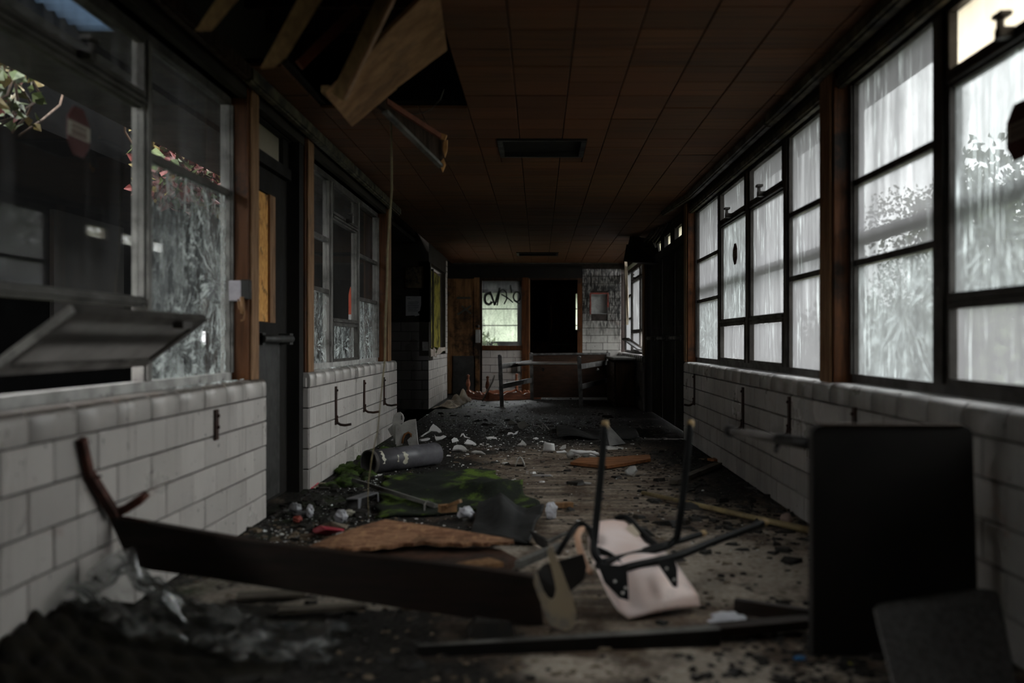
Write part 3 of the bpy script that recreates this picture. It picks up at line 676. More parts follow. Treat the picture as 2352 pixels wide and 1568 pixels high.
# niche
M['niche'] = simple('dusty_white_lining', (0.42, 0.42, 0.41), (0.26, 0.26, 0.25), 7, (0.7, 0.9))
M['red_lead'] = simple('rust_red_edge', (0.26, 0.055, 0.04), (0.10, 0.03, 0.022), 9, (0.6, 0.9))
b = MB(); x0, x1, z0, z1 = 0.955, 1.25, 1.48, 1.84
b.box(x0, x1, YB + 0.11, YB + 0.13, z0, z1); b.box(x0, x0 + 0.006, YB, YB + 0.11, z0, z1); b.box(x1 - 0.006, x1, YB, YB + 0.11, z0, z1); b.box(x0, x1, YB, YB + 0.11, z0, z0 + 0.006); b.box(x0, x1, YB, YB + 0.11, z1 - 0.006, z1)
b.build('niche_lining', M['niche'], wb)
b = MB(); e_ = 0.026
b.box(x0 - e_, x0, YB - 0.022, YB, z0 - 0.01, z1 + e_); b.box(x1, x1 + e_, YB - 0.022, YB, z0 + 0.12, z1 + e_); b.box(x0, x1, YB - 0.022, YB, z1, z1 + e_)
b.build('niche_edge', M['red_lead'], wb)
# window in the end wall
w6 = sroot('window_6')
b = MB(); b.box(-1.06, -0.30, YB - 0.05, YB + 0.05, 0.82, 0.90); b.build('bottom_rail', M['wood_trim'], w6)
b = MB(); b.box(-1.06, -0.30, YB - 0.05, YB + 0.05, 2.08, 2.14); b.build('top_rail', M['wood_dark'], w6)
b = MB(); b.box(-1.085, -1.04, YB - 0.05, YB + 0.05, 0.82, 2.14); b.build('stile', M['wood_dark'], w6)
b = MB(); b.box(-0.315, -0.185, YB - 0.05, YB + 0.05, 0.0, 2.14); b.build('stile', M['wood_trim'], w6)
b = MB(); b.box(-1.04, -0.315, YB - 0.003, YB + 0.003, 0.90, 2.08, 1); b.m[2] = 0; b.build('pane', [M['g_end_c'], M['g_back']], w6)
# scribble wiped and painted on the pane
M['spray'] = simple('dark_spray_paint', (0.03, 0.035, 0.03), (0.05, 0.055, 0.05), 20, (0.5, 0.7))
sc = MB(); yq = YB - 0.008
def stroke(pts, r=0.013):
    pp = [P(x, y, yq) for x, y in pts]; out = []
    for i in range(len(pp) - 1):
        for q in range(4): out.append(pp[i].lerp(pp[i+1], q / 4))
    out.append(pp[-1])
    for i in range(len(out) - 1):
        a, c = out[i], out[i+1]; d = (c - a); 
        if d.length < 1e-6: continue
        n_ = Vector((-d.z, 0, d.x)).normalized() * r
        a0 = a - d * 0.15; c0 = c + d * 0.15
        vs = [Vector((p.x, yq + o_, p.z)) for o_ in (0, 0.002) for p in (a0 - n_, c0 - n_, c0 + n_, a0 + n_)]
        sc.add(vs, [(0,1,2,3),(7,6,5,4),(0,4,5,1),(1,5,6,2),(2,6,7,3),(3,7,4,0)])
def arc(cx, cy, rx, ry, a0, a1, n=14): return [(cx + rx * math.cos(math.radians(a0 + (a1 - a0) * i / n)), cy + ry * math.sin(math.radians(a0 + (a1 - a0) * i / n))) for i in range(n + 1)]
stroke(arc(1122, 686, 9, 13, -60, -330), 0.024)                                # o
stroke([(1126, 670), (1136, 700)], 0.018); stroke([(1137, 698), (1148, 662)], 0.020)      # v
stroke([(1142, 700), (1148, 668), (1156, 664), (1163, 672), (1164, 686), (1158, 698)], 0.012); stroke([(1152, 676), (1166, 684), (1178, 694)], 0.011)  # A
stroke([(1172, 655), (1175, 672)], 0.015); stroke(arc(1187, 681, 8, 11, 0, 360), 0.014); stroke([(1180, 690), (1194, 698)], 0.010)   # d o
sc.build('spray_scribble', M['spray'], w6)
# doorway into a dark room
d3 = sroot('door_3')
b = MB(); b.box(-0.19, -0.165, YB - 0.03, YB + 0.14, 0, 2.12); b.build('jamb', M['wood_edge'], d3)
b = MB(); b.box(0.705, 0.79, YB - 0.03, YB + 0.14, 0, 2.20); b.build('jamb', M['wood_trim'], d3)
b = MB(); b.box(-0.165, 0.705, YB - 0.03, YB + 0.14, 2.10, 2.16); b.build('head', M['wood_dark'], d3)
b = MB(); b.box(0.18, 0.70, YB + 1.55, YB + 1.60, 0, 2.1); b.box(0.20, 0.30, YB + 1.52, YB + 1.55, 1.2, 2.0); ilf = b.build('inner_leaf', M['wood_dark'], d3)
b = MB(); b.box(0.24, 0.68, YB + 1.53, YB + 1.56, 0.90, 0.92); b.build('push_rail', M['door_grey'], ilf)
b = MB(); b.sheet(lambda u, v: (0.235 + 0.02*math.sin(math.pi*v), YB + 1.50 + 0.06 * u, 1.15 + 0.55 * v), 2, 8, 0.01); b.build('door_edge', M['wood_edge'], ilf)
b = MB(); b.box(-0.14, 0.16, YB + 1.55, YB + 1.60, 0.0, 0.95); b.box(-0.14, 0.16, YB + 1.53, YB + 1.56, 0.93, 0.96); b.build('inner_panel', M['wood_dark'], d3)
b = MB(); ya, yb = YB + 0.14, YB + 2.4
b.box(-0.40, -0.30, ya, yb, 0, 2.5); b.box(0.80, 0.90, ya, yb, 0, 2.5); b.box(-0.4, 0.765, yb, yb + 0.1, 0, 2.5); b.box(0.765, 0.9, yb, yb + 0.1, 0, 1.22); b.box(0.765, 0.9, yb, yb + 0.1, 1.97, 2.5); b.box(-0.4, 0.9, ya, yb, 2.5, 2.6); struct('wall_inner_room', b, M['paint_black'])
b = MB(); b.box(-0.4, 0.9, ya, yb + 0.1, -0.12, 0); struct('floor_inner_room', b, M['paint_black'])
# stained plywood door beside the end window
d4 = sroot('door_4')
b = MB(); b.box(-1.70, -1.10, YB - 0.06, YB - 0.02, 0.02, 2.12); lf4 = b.build('door_leaf', M['plywood'], d4)
b = MB(); b.box(-1.185, -1.085, YB - 0.075, YB - 0.02, 0.0, 2.14); b.build('stile', M['plywood'], d4)
b = MB(); a0, a1 = P(1040, 905, YB - 0.07), P(1092, 817, YB - 0.07); b.bbox(a0.x, a1.x, YB - 0.075, YB - 0.06, a0.z, a1.z, 0.003); kp = b.build('kick_plate', M['door_grey'], lf4)
M['steel_pale'] = simple('pale_brushed_plate', (0.30, 0.30, 0.29), (0.22, 0.22, 0.21), 8, (0.35, 0.5), 0.4)
b = MB(); a0, a1 = P(1092, 787, YB - 0.09), P(1103, 757, YB - 0.09); b.bbox(a0.x, a1.x, YB - 0.10, YB - 0.07, a0.z, a1.z, 0.004); b.build('push_plate', M['steel_pale'], lf4)
b = MB(); c = P(1098, 749, YB - 0.09); b.lathe([(0.0,0),(0.028,0),(0.032,0.02),(0.02,0.035),(0,0.04)], (c.x, YB - 0.07, c.z), (0,-1,0), 12); b.build('lock', M['alu_dark'], lf4)
sc = MB(); yq = YB - 0.062
def pstroke(p0, p1, r):
    a, c = P(*p0, yq), P(*p1, yq); n_ = Vector((-(c - a).z, 0, (c - a).x)).normalized() * r
    vs = [Vector((p.x, yq + o_, p.z)) for o_ in (-0.001, 0.003) for p in (a - n_, c - n_, c + n_, a + n_)]
    sc.add(vs, [(0,1,2,3),(7,6,5,4),(0,4,5,1),(1,5,6,2),(2,6,7,3),(3,7,4,0)])
pstroke((1051, 722), (1082, 702), 0.016); pstroke((1060, 702), (1082, 720), 0.014); pstroke((1049, 684), (1081, 684), 0.018)
sc.build('sprayed_cross', M['spray'], lf4)
# ================================================================ OUTSIDE
M['soil'] = simple('outside_soil', (0.05, 0.055, 0.03), (0.03, 0.035, 0.02), 2, (0.9, 1.0))
b = MB(); b.box(1.76, 60, -20, 70, -0.42, -0.30); struct('ground', b, M['soil'])
b = MB(); b.box(-60, -1.78, -20, 10.2, -0.42, -0.30); b.box(-60, -3.3, 10.2, 70, -0.42, -0.30); b.box(-3.3, 1.76, YB + 0.3, 70, -0.42, -0.30); struct('ground', b, M['soil'])
M['soffit'] = simple('tan_soffit', (0.34, 0.27, 0.19), (0.22, 0.17, 0.12), 4, (0.6, 0.8))
M['fascia'] = simple('weathered_fascia', (0.05, 0.045, 0.04), (0.03, 0.027, 0.025), 4, (0.6, 0.8))
M['render_dark'] = simple('dark_brick_render', (0.002, 0.002, 0.002), (0.0015, 0.0015, 0.0015), 3, (0.9, 1.0), spec=0.0)
b = MB(); b.box(1.74, 2.04, YF, YB, 2.52, 2.66); e_ = struct('roof_eave_right', b, M['soffit'])
b = MB(); b.box(2.04, 2.08, YF, YB, 2.46, 2.70); b.build('fascia', M['fascia'], e_)
# left: a covered way with a corrugated light sheet, a dark wing across the yard
b = MB(); b.box(-2.85, -2.26, YF, YB, 2.46, 2.60); b.box(-2.26, -1.78, 4.75, YB, 2.50, 2.60); e2 = struct('roof_eave_left', b, M['fascia'])
mc, t_ = nodes('corrugated_light_sheet'); k = NT(t_)
k.out(k.n('MixShader', {0: 0.55, 1: k.n('BsdfTranslucent', {'Color': (0.16, 0.20, 0.25, 1)}).outputs[0], 2: k.n('BsdfDiffuse', {'Color': (0.16, 0.18, 0.21, 1)}).outputs[0]}).outputs[0]); M['corr'] = mc
b = MB(); b.sheet(lambda u, v: (-2.26 + 0.48 * u, YF + (4.75 - YF) * v, 2.52 + 0.012 * math.cos(v * (4.75 - YF) / 0.10 * 2 * math.pi)), 1, 420, 0.003); b.build('corrugated_sheet', M['corr'], e2)
b = MB(); b.box(-4.9, -4.5, YF, 30, -0.3, 2.50); b.box(-4.9, -3.40, YF, 30, 2.44, 2.52); b.box(-4.9, -3.55, 9.75, 30, 2.5, 4.9); b.box(-4.9, -3.55, 6.75, 8.45, 2.5, 4.9)  # the slab reaching over the yard is added to keep skylight out
ow = struct('wall_across_yard', b, M['render_dark'])
b = MB()
for yy in (3.5, 6.2, 8.9): b.box(-4.5, -4.46, yy, yy + 1.5, 0.8, 2.2)
b.build('window_recess', M['paint_black'], ow)
LEAF = [simple('red_creeper_leaf', (0.10, 0.018, 0.015), (0.055, 0.015, 0.015), 20, (0.5, 0.7), space='Object'),
        simple('green_creeper_leaf', (0.05, 0.065, 0.015), (0.025, 0.038, 0.01), 20, (0.5, 0.7), space='Object'),
        simple('yellow_creeper_leaf', (0.13, 0.095, 0.025), (0.08, 0.055, 0.015), 20, (0.5, 0.7), space='Object')]
def leaf_poly(b, c, s, rr, mi, droop=0.3):
    n = Vector((rr.uniform(-1,1), rr.uniform(-1,1), rr.uniform(-.4,1))).normalized(); u = n.orthogonal().normalized(); u.rotate(Matrix.Rotation(rr.uniform(0, 6.28), 3, n)); w = n.cross(u)
    pts = [(-0.1,0),(0.25,0.42),(0.5,0.30),(1,0),(0.5,-0.30),(0.25,-0.42)]
    b.add([c + u * (x * s) + w * (y * s) - n * (droop * s * abs(y)) for x, y in pts], [(0,1,2,3),(0,3,4,5)], mi)
def creeper(name, y0, y1, zlo, zhi, n, wts, X):
    rr = random.Random(int(y0 * 100)); b = MB()
    for i in range(n):
        v = rr.random(); y = y0 + (y1 - y0) * rr.random(); top = zlo(y) + (zhi(y) - zlo(y)) * (1 - rr.random() ** 1.5)
        leaf_poly(b, Vector((X + rr.uniform(-0.15, 0.15), y, top)), rr.uniform(0.05, 0.10), rr, rr.choices((0,1,2), wts)[0])
    root = thing('creeper', (X, (y0+y1)/2, 2.8), name, 'climbing plant'); tag(b.build('creeper_leaves', LEAF, root), kind='stuff')
    s = MB()
    for i in range(14):
        y = y0 + (y1 - y0) * rr.random(); q = Vector((X, y, 2.2)); pts = [q]
        for j in range(5): q = q + Vector((rr.uniform(-.05,.05), rr.uniform(-.25,.25), rr.uniform(.05, (zhi(y) - 2.2) / 5 + .05))); pts.append(q)
        s.tube(pts, 0.008, 5)
    tag(s.build('creeper_stems', M['wood_dark'], root), kind='stuff')
creeper('red and green creeper hanging outside behind the shattered left pane', 7.55, 8.9, lambda y: 2.15, lambda y: 2.92 - 0.30 * (y - 7.6), 1500, (6, 3, 2), -3.07)
creeper('green and yellow creeper outside at the top left glass edge', 4.8, 5.75, lambda y: 2.25, lambda y: 2.82 + 0.15 * math.sin(y * 5), 700, (1, 6, 4), -3.07)
t = thing('reflection_strip', (-1.93, 9.9, 1.0), 'narrow bright red and white strip added for a reflection in the middle pane of the far left window', 'reflection')  # added strip standing in for a red reflection in the glass
mp = P(805, 690, 9.9)
b = MB(); b.prism([P(801, 722, 9.9), P(809, 722, 9.9), P(809, 672, 9.9), P(805, 658, 9.9), P(801, 676, 9.9)], 0.02); b.build('red_reflection_blade', simple('orange_red_reflection', (0.85, 0.14, 0.06), (0.75, 0.10, 0.05), 6, (0.4, 0.6), space='Object'), t)
b = MB(); b.prism([P(801, 735, 9.9), P(809, 735, 9.9), P(809, 722, 9.9), P(801, 722, 9.9)], 0.02); b.build('white_reflection_band', simple('white_reflection', (0.8, 0.76, 0.74), (0.7, 0.66, 0.64), 6, (0.4, 0.6), space='Object'), t)
b = MB(); q = P(805, 735, 9.9); b.tube([(q.x, q.y, -0.3), (q.x, q.y, q.z)], 0.012, 8); b.build('reflection_post', M['wood_dark'], t)
# right: a pipe rail on posts and trees beyond
M['rail'] = simple('dark_green_rail', (0.035, 0.045, 0.038), (0.025, 0.03, 0.027), 5, (0.4, 0.6))
rl = thing('guard_rail', (1.668, 6, 1.48), 'dark horizontal guard rail running close behind the bright right window panes', 'rail')
b = MB(); b.tube([(1.668, 2.7, 1.515), (1.668, 9.6, 1.515)], 0.034, 10); b.build('rail_bar', M['rail'], rl)
for yy in (2.72, 3.78, 4.95, 6.13, 8.40, 9.58):
    b = MB(); b.box(1.615, 1.675, yy - .012, yy + .012, 1.495, 1.535); b.build('rail_bracket', M['rail'], rl)
mc, t_ = nodes('tree_leaf'); k = NT(t_)
cc = k.mix(k.n('ObjectInfo').outputs['Random'], (0.055, 0.07, 0.04), (0.075, 0.09, 0.055))
k.out(k.n('MixShader', {0: 0.3, 1: k.n('BsdfDiffuse', {'Color': cc}).outputs[0], 2: k.n('BsdfTranslucent', {'Color': cc}).outputs[0]}).outputs[0]); M['leaf'] = mc
def tree(x, y, h, r, label, seed, n=5200):
    rr = random.Random(seed); t = thing('tree', (x, y, -0.3), label, 'tree', 'trees outside the bright windows')
    b = MB(); b.tube([(x, y, -0.3), (x + 0.1, y, h * 0.35), (x, y + 0.1, h * 0.75)], 0.16, 8, taper=[1.2, 0.9, 0.4])
    for q in range(5):
        a = q * 1.3; b.tube([(x, y, h * 0.4 + q * 0.1 * h), (x + math.cos(a) * r * 0.7, y + math.sin(a) * r * 0.7, h * 0.6 + q * 0.08 * h)], 0.06, 6, taper=[1, 0.4])
    b.build('trunk', M['wood_dark'], t)
    c = MB(); blobs = [(x + rr.uniform(-.6,.6) * r, y + rr.uniform(-.6,.6) * r, h * rr.uniform(0.22, 0.88), r * rr.uniform(.42, .65)) for _ in range(12)]
    for i in range(n):
        bx, by, bz, br = blobs[i % len(blobs)]; d = Vector((rr.gauss(0,1), rr.gauss(0,1), rr.gauss(0,1))).normalized() * br * rr.uniform(.55, 1.0)
        leaf_poly(c, Vector((bx, by, bz)) + d, rr.uniform(0.14, 0.26), rr, 0)
    c.build('crown', M['leaf'], t)
for i, (x, y, h, r, lb_) in enumerate([(12.0, 23.5, 5.8, 2.8, 'broad green tree outside behind the near right window'), (16.5, 35, 7.8, 3.6, 'tall green tree behind the frosted panes right of the wooden post'),
        (20.5, 50, 9.6, 4.5, 'farthest tall tree blurred behind the row of right windows')]):
    tree(x, y, h, r, lb_, 40 + i)
for i, (x, y, r, lb_) in enumerate([(7.0, 16.0, 1.7, 'rounded dark shrub outside low behind the near right window'), (8.2, 20.5, 1.9, 'rounded dark shrub outside low behind the cracked right panes'), (9.4, 27.0, 2.2, 'low shrub outside behind the right window past the post'), (11.0, 34.5, 2.6, 'far low shrub outside behind the row of right windows')]):
    t = thing('shrub', (x, y, -0.3), lb_, 'shrub', 'shrubs outside the right windows'); c = MB(); rr = random.Random(60 + i)
    for q in range(1700):
        d = Vector((rr.gauss(0,1), rr.gauss(0,1), abs(rr.gauss(0,1)))).normalized() * r * rr.uniform(.6, 1.0); leaf_poly(c, Vector((x, y, -.2)) + Vector((d.x, d.y, d.z * 1.1)), rr.uniform(.16, .28), rr, 0)
    c.build('foliage', M['leaf'], t)
    b = MB()
    for q in range(5): b.tube([(x, y, -0.3), (x + math.cos(q * 1.3) * r * .5, y + math.sin(q * 1.3) * r * .5, r * .5)], 0.03, 5)
    b.build('stem', M['wood_dark'], t)
# behind the end window: a pale boarded wall, a dark bush at its foot
M['siding'] = simple('pale_green_siding', (0.20, 0.22, 0.165), (0.15, 0.17, 0.125), 3, (0.6, 0.8))
b = MB(); b.box(-4.0, 3.0, 23.5, 23.7, -0.3, 2.3); sd = struct('wall_outbuilding', b, M['render_dark'])
for i in range(3):
    b = MB(); b.box(-4.0, 3.0, 23.44, 23.5, 0.97 + i * 0.40, 1.345 + i * 0.40); b.build('siding_board', M['siding'], sd)
b = MB(); b.box(-4.2, 3.2, 22.9, 24.2, 2.20, 3.2); b.build('roof_overhang', M['render_dark'], sd)
bush = thing('shrub', (-1.35, 20.3, -0.3), 'dark leafy shrub outside at the foot of the end window', 'shrub')
c = MB(); rr = random.Random(5)
for i in range(700):
    d = Vector((rr.gauss(0,1), rr.gauss(0,1), rr.gauss(0,1))).normalized() * rr.uniform(.3, .62); leaf_poly(c, Vector((-1.35, 20.3, 0.62)) + Vector((d.x, d.y, d.z * 1.0)), rr.uniform(.06, .12), rr, 0)
c.build('foliage', M['leaf'], bush)
b = MB()
for q in range(6): b.tube([(-1.35, 20.3, -0.3), (-1.35 + math.cos(q) * .35, 20.3 + math.sin(q) * .35, 0.7)], 0.015, 5)
b.build('stem', M['wood_dark'], bush)

# ================================================================ FIXED TO THE ROOM
M['iron'] = simple('rusted_black_iron', (0.020, 0.014, 0.012), (0.05, 0.022, 0.015), 14, (0.5, 0.8), 0.4)
M['rust'] = simple('red_brown_rusted_steel', (0.10, 0.032, 0.02), (0.04, 0.018, 0.013), 10, (0.45, 0.75), 0.3, space='Object')
def bracket(px, top, bot, tip, label, X=XL):
    q0 = onX(px, top, X); Y = q0.y; sg = 1 if X < 0 else -1; z0, z1 = q0.z, onX(px, bot, X).z
    t = thing('bench_bracket', (X, Y, z1), label, 'bracket', 'iron bench brackets on the tiled walls')
    b = MB(); b.bbox(min(X, X + sg*0.012), max(X, X + sg*0.012), Y - 0.022, Y + 0.022, z1, z0, 0.002); b.build('wall_strap', M['iron'], t)
    if tip:
        b = MB(); b.tube([(X + sg*0.010, Y, z1 + 0.05), (X + sg*0.016, Y, z1 + 0.015), (X + sg*0.04, Y, z1), (X + sg*tip*0.6, Y, z1 - 0.004), (X + sg*tip, Y, z1 + 0.004)], 0.011, 6); b.build('arm', M['iron'], t)
    for zz in (z0 - 0.03, z1 + 0.06):
        b = MB(); b.lathe([(0.0, 0.016), (0.007, 0.014), (0.009, 0.008), (0.009, 0.0)], (X + sg*0.008, Y, zz), (sg, 0, 0), 8); b.build('bolt', M['iron'], t)
bracket(770, 887, 975, 0.12, 'bent black iron bracket on far left tiles, first after the dark door')
bracket(835, 872, 946, 0.14, 'iron bracket on far left tiles, second after the dark door')
bracket(881, 866, 930, 0.13, 'iron bracket on far left tiles, last before the black recess')
bracket(494, 940, 1010, 0.0, 'short black iron strap on near left tiles below the sill')
bracket(1708, 889, 985, 0.10, 'black iron strap on right tiles, behind the grey table leg tip', XR)
bracket(1815, 911, 1001, 0.10, 'black iron strap on right tiles just beside the tipped black table', XR)
bracket(1596, 858, 930, 0.10, 'farthest black iron strap on right tiles near the black doors', XR)
bracket(1965, 935, 1015, 0.0, 'iron strap stub on right tiles behind the tipped table top', XR)

# octagonal alarm stickers on the panes
M['stk_red'] = simple('dark_red_sticker', (0.065, 0.012, 0.010), (0.05, 0.010, 0.009), 8, (0.4, 0.6), space='Object')
M['stk_band'] = simple('pale_sticker_band', (0.34, 0.32, 0.26), (0.26, 0.24, 0.2), 8, (0.4, 0.6), space='Object')
def sticker(px, py, X, wy, hz, label, inner):
    c = onX(px, py, X); t = thing('octagonal_sticker', (X + inner*0.008, c.y, c.z - hz), label, 'sticker', 'octagonal warning stickers on the glass')
    q = []
    for (a, z) in ((-.42, -1), (.42, -1), (1, -.45), (1, .45), (.42, 1), (-.42, 1), (-1, .45), (-1, -.45)): q.append((X + inner*0.006, c.y + a * wy, c.z + z * hz))
    b = MB(); b.prism(q, 0.002); b.build('sticker_face', M['stk_red'], t)
    b = MB(); b.box(min(X + inner*0.0075, X + inner*0.009), max(X + inner*0.0075, X + inner*0.009), c.y - wy * 0.97, c.y + wy * 0.97, c.z - hz * 0.28, c.z + hz * 0.32); b.build('sticker_band', M['stk_band'], t)
    b = MB()
    for zz in (0.16, -0.02, -0.16): b.box(min(X + inner*0.0092, X + inner*0.0098), max(X + inner*0.0092, X + inner*0.0098), c.y - wy * 0.7, c.y + wy * 0.65, c.z + hz * zz - 0.004, c.z + hz * zz + 0.004)
    b.build('print_lines', M['stk_red'], t)
sticker(177, 303, WXL, 0.085, 0.088, 'dark red octagonal sticker with pale band on the near left glass', 1)
sticker(2345, 300, WXR, 0.085, 0.095, 'dark octagonal sticker on the near right glass at the picture edge', -1)
sticker(1690, 583, WXR, 0.085, 0.085, 'small dark octagonal sticker seen edge-on on the middle right window', -1)

# ceiling vents
M['black_metal'] = simple('black_metal', (0.012, 0.011, 0.010), (0.02, 0.018, 0.017), 9, (0.35, 0.6), 0.3)
M['opal'] = simple('dusty_opal', (0.32, 0.31, 0.29), (0.2, 0.19, 0.18), 6, (0.4, 0.6))
for i, (v, lb_) in enumerate(zip(vents, ('square black recessed ceiling light with a round lamp inside', 'far square black recessed ceiling light before the end wall'))):
    x0, x1, y0, y1 = v; cx, cy = (x0+x1)/2, (y0+y1)/2
    t = thing('recessed_light', (cx, cy, CEIL), lb_, 'ceiling light', 'recessed ceiling lights')
    b = MB(); f_ = 0.035
    for (a, c, d_, e_) in ((x0, x1, y0, y0 + f_), (x0, x1, y1 - f_, y1), (x0, x0 + f_, y0 + f_, y1 - f_), (x1 - f_, x1, y0 + f_, y1 - f_)): b.box(a, c, d_, e_, CEIL - 0.012, CEIL + 0.16)
    b.build('frame', M['black_metal'], t)
    b = MB(); b.box(x0, x1, y0, y1, CEIL + 0.16, CEIL + 0.18); b.build('housing', M['paint_black'], t)
    b = MB(); b.lathe([(0.055, 0.12), (0.06, 0.05), (0.10, 0.02), (0.105, 0.0), (0.088, -0.004), (0.07, 0.03), (0.03, 0.05), (0, 0.05)], (cx + 0.01, cy, CEIL + 0.03), (0,0,1), 24); b.build('lamp_ring', M['opal'], t)

# picture frame and notice on the dark wall
t = thing('picture_frame', P(950, 664, YA - 0.02), 'small dark framed picture on the black wall above the notice', 'picture')
p0, p1 = P(930, 663, YA - 0.02), P(971, 611, YA - 0.02); b = MB(); x0, x1, z0, z1 = p0.x, p1.x, p0.z, p1.z; e_ = 0.014
for (a, c, d_, g_) in ((x0, x1, z0, z0 + e_), (x0, x1, z1 - e_, z1), (x0, x0 + e_, z0 + e_, z1 - e_), (x1 - e_, x1, z0 + e_, z1 - e_)): b.box(a, c, YA - 0.025, YA, d_, g_)
b.build('frame', M['wood_dark'], t)
b = MB(); b.box(x0 + e_, x1 - e_, YA - 0.012, YA - 0.004, z0 + e_, z1 - e_); b.build('picture_sheet', simple('stained_picture', (0.11, 0.085, 0.05), (0.05, 0.038, 0.022), 7, (0.6, 0.8), grime=(0.012, 0.01, 0.008), gamt=(0.48, 0.62), gscale=9), t)
M['paper'] = simple('greyed_paper', (0.36, 0.36, 0.37), (0.28, 0.28, 0.29), 6, (0.8, 0.95)); M['ink'] = simple('grey_ink', (0.13, 0.13, 0.14), (0.10, 0.10, 0.11), 6)
p0, p1 = P(932, 725, YA - 0.004), P(967, 680, YA - 0.004); t = thing('notice_sheet', p0, 'torn white paper notice with lines of print on the dark wall', 'notice')
x0, x1, z0, z1 = p0.x, p1.x, p0.z, p1.z; q = [(0,0),(.55,.02),(.62,-.02),(.9,.03),(.88,.10),(.80,.14),(.82,.22),(.93,.26),(.96,.40),(1,.55),(1,1),(0,1)]
b = MB(); b.prism([(x0 + (x1-x0)*u, YA - 0.003, z0 + (z1-z0)*v) for u, v in q], 0.002); b.build('sheet', M['paper'], t)
b = MB()
for i, (u0, u1) in enumerate(((.1,.3),(0,0),(.15,.85),(.15,.8),(.12,.85),(.15,.82),(.12,.7),(.15,.8))):
    if u1: zz = z1 - (z1-z0) * (0.12 + i * 0.09); b.box(x0 + (x1-x0)*u0, x0 + (x1-x0)*u1, YA - 0.0048, YA - 0.0042, zz - 0.004, zz + 0.004)
b.build('print_lines', M['ink'], t)
# yellow mesh in the alcove opening
M['yellow'] = simple('yellow_peg_board', (0.30, 0.26, 0.045), (0.16, 0.14, 0.03), 4, (0.5, 0.7), grime=(0.02, 0.018, 0.008), gamt=(0.45, 0.62), gscale=4)
for (y0, y1) in ((14.2, 15.25), (15.32, 16.46)):
    b = MB(); z0, z1 = 0.78, 2.08; st = 0.05
    yy = y0
    while yy < y1: b.box(XA - 0.105, XA - 0.095, yy, min(yy + 0.026, y1), z0, z1); yy += st
    zz = z0
    while zz < z1: b.box(XA - 0.108, XA - 0.100, y0, y1, zz, zz + 0.026); zz += st
    b.build('mesh_panel', M['yellow'], wa)
b = MB(); b.box(XA - 0.12, XA - 0.08, 15.25, 15.32, 0.77, 2.12); b.build('mesh_post', M['black_metal'], wa)
# moss and torn plaster on the ledge, outlet on the pier
def lump(b, c, r, sq=(1,1,0.6), seed=0, n=(8,6), mi=0):
    rr = random.Random(seed); vs = []; fs = []; nu, nv = n
    for j in range(nv + 1):
        for i in range(nu):
            a, p = 2*math.pi*i/nu, math.pi*j/nv; k_ = r * rr.uniform(0.72, 1.15) if 0 < j < nv else r
            vs.append(Vector(c) + Vector((math.cos(a)*math.sin(p)*k_*sq[0], math.sin(a)*math.sin(p)*k_*sq[1], math.cos(p)*k_*sq[2])))
    for j in range(nv):
        for i in range(nu): fs.append((j*nu+i, (j+1)*nu+i, (j+1)*nu+(i+1)%nu, j*nu+(i+1)%nu))
    b.add(vs, fs, mi, True)
b = MB()
for i in range(12): lump(b, (XA - 0.05 + R.uniform(-.03,.03), 14.3 + i * 0.16, 0.81 + R.uniform(0,.04)), 0.07, (0.8,1.3,.6), i)
tag(b.build('moss_ledge', M['moss'], wa), kind='stuff')
M['plaster'] = simple('torn_pale_plaster', (0.44, 0.38, 0.33), (0.30, 0.24, 0.20), 6, (0.7, 0.9), grime=(0.10, 0.06, 0.035), gamt=(0.52, 0.7), gscale=5)
def onA(px, py): return onX(px, py, XA + 0.008)
b = MB(); b.prism([onA(*q) for q in ((988,800),(994,803),(996,797),(1003,806),(1008,797),(1016,798),(1022,797),(1023,805),(1016,806),(1010,813),(1003,814),(1002,820),(996,817),(989,819))], 0.012)
tag(b.build('torn_plaster', M['plaster']), 'torn pale plaster flap under the yellow screen ledge', 'plaster')
t = thing('wall_outlet', P(1185, 857, TY), 'grey wall outlet box on the low tile pier under the end window', 'outlet')
p0, p1 = P(1176, 856, TY), P(1196, 838, TY); b = MB(); b.bbox(p0.x, p1.x, TY - 0.03, TY + 0.004, p0.z, p1.z, 0.004); b.build('outlet_box', M['alu_dark'], t)
b = MB(); b.bbox(p0.x + 0.10, p1.x - 0.01, TY - 0.036, TY - 0.03, p0.z + 0.02, p1.z - 0.02, 0.002); b.build('cover_plate', M['steel_pale'], t)
# broken box on the near left post: a call box with hanging wires
t = thing('call_box', (-1.56, 5.14, 1.08), 'broken call box with hanging wire on the near left wooden post', 'call box')
q = P(537, 665, 5.10); b = MB(); b.bbox(q.x - 0.035, q.x + 0.035, 5.12, 5.168, q.z - 0.06, q.z + 0.05, 0.005); b.build('box_body', simple('chalky_lilac_plastic', (0.36, 0.33, 0.36), (0.25, 0.23, 0.25), 9, (0.5, 0.7)), t)
b = MB(); b.bbox(q.x + 0.028, q.x + 0.075, 5.12, 5.168, q.z - 0.05, q.z + 0.055, 0.004); b.build('back_plate', M['black_metal'], t)
b = MB(); b.tube([(q.x + 0.02, 5.11, q.z - 0.05), (q.x + 0.03, 5.09, q.z - 0.10), (q.x + 0.06, 5.09, q.z - 0.12), (q.x + 0.055, 5.09, q.z - 0.16), (q.x + 0.04, 5.09, q.z - 0.165)], 0.004, 6); b.tube([(q.x + 0.04, 5.11, q.z - 0.04), (q.x + 0.05, 5.09, q.z - 0.13)], 0.012, 6); b.build('wire', M['wood_edge'], t)

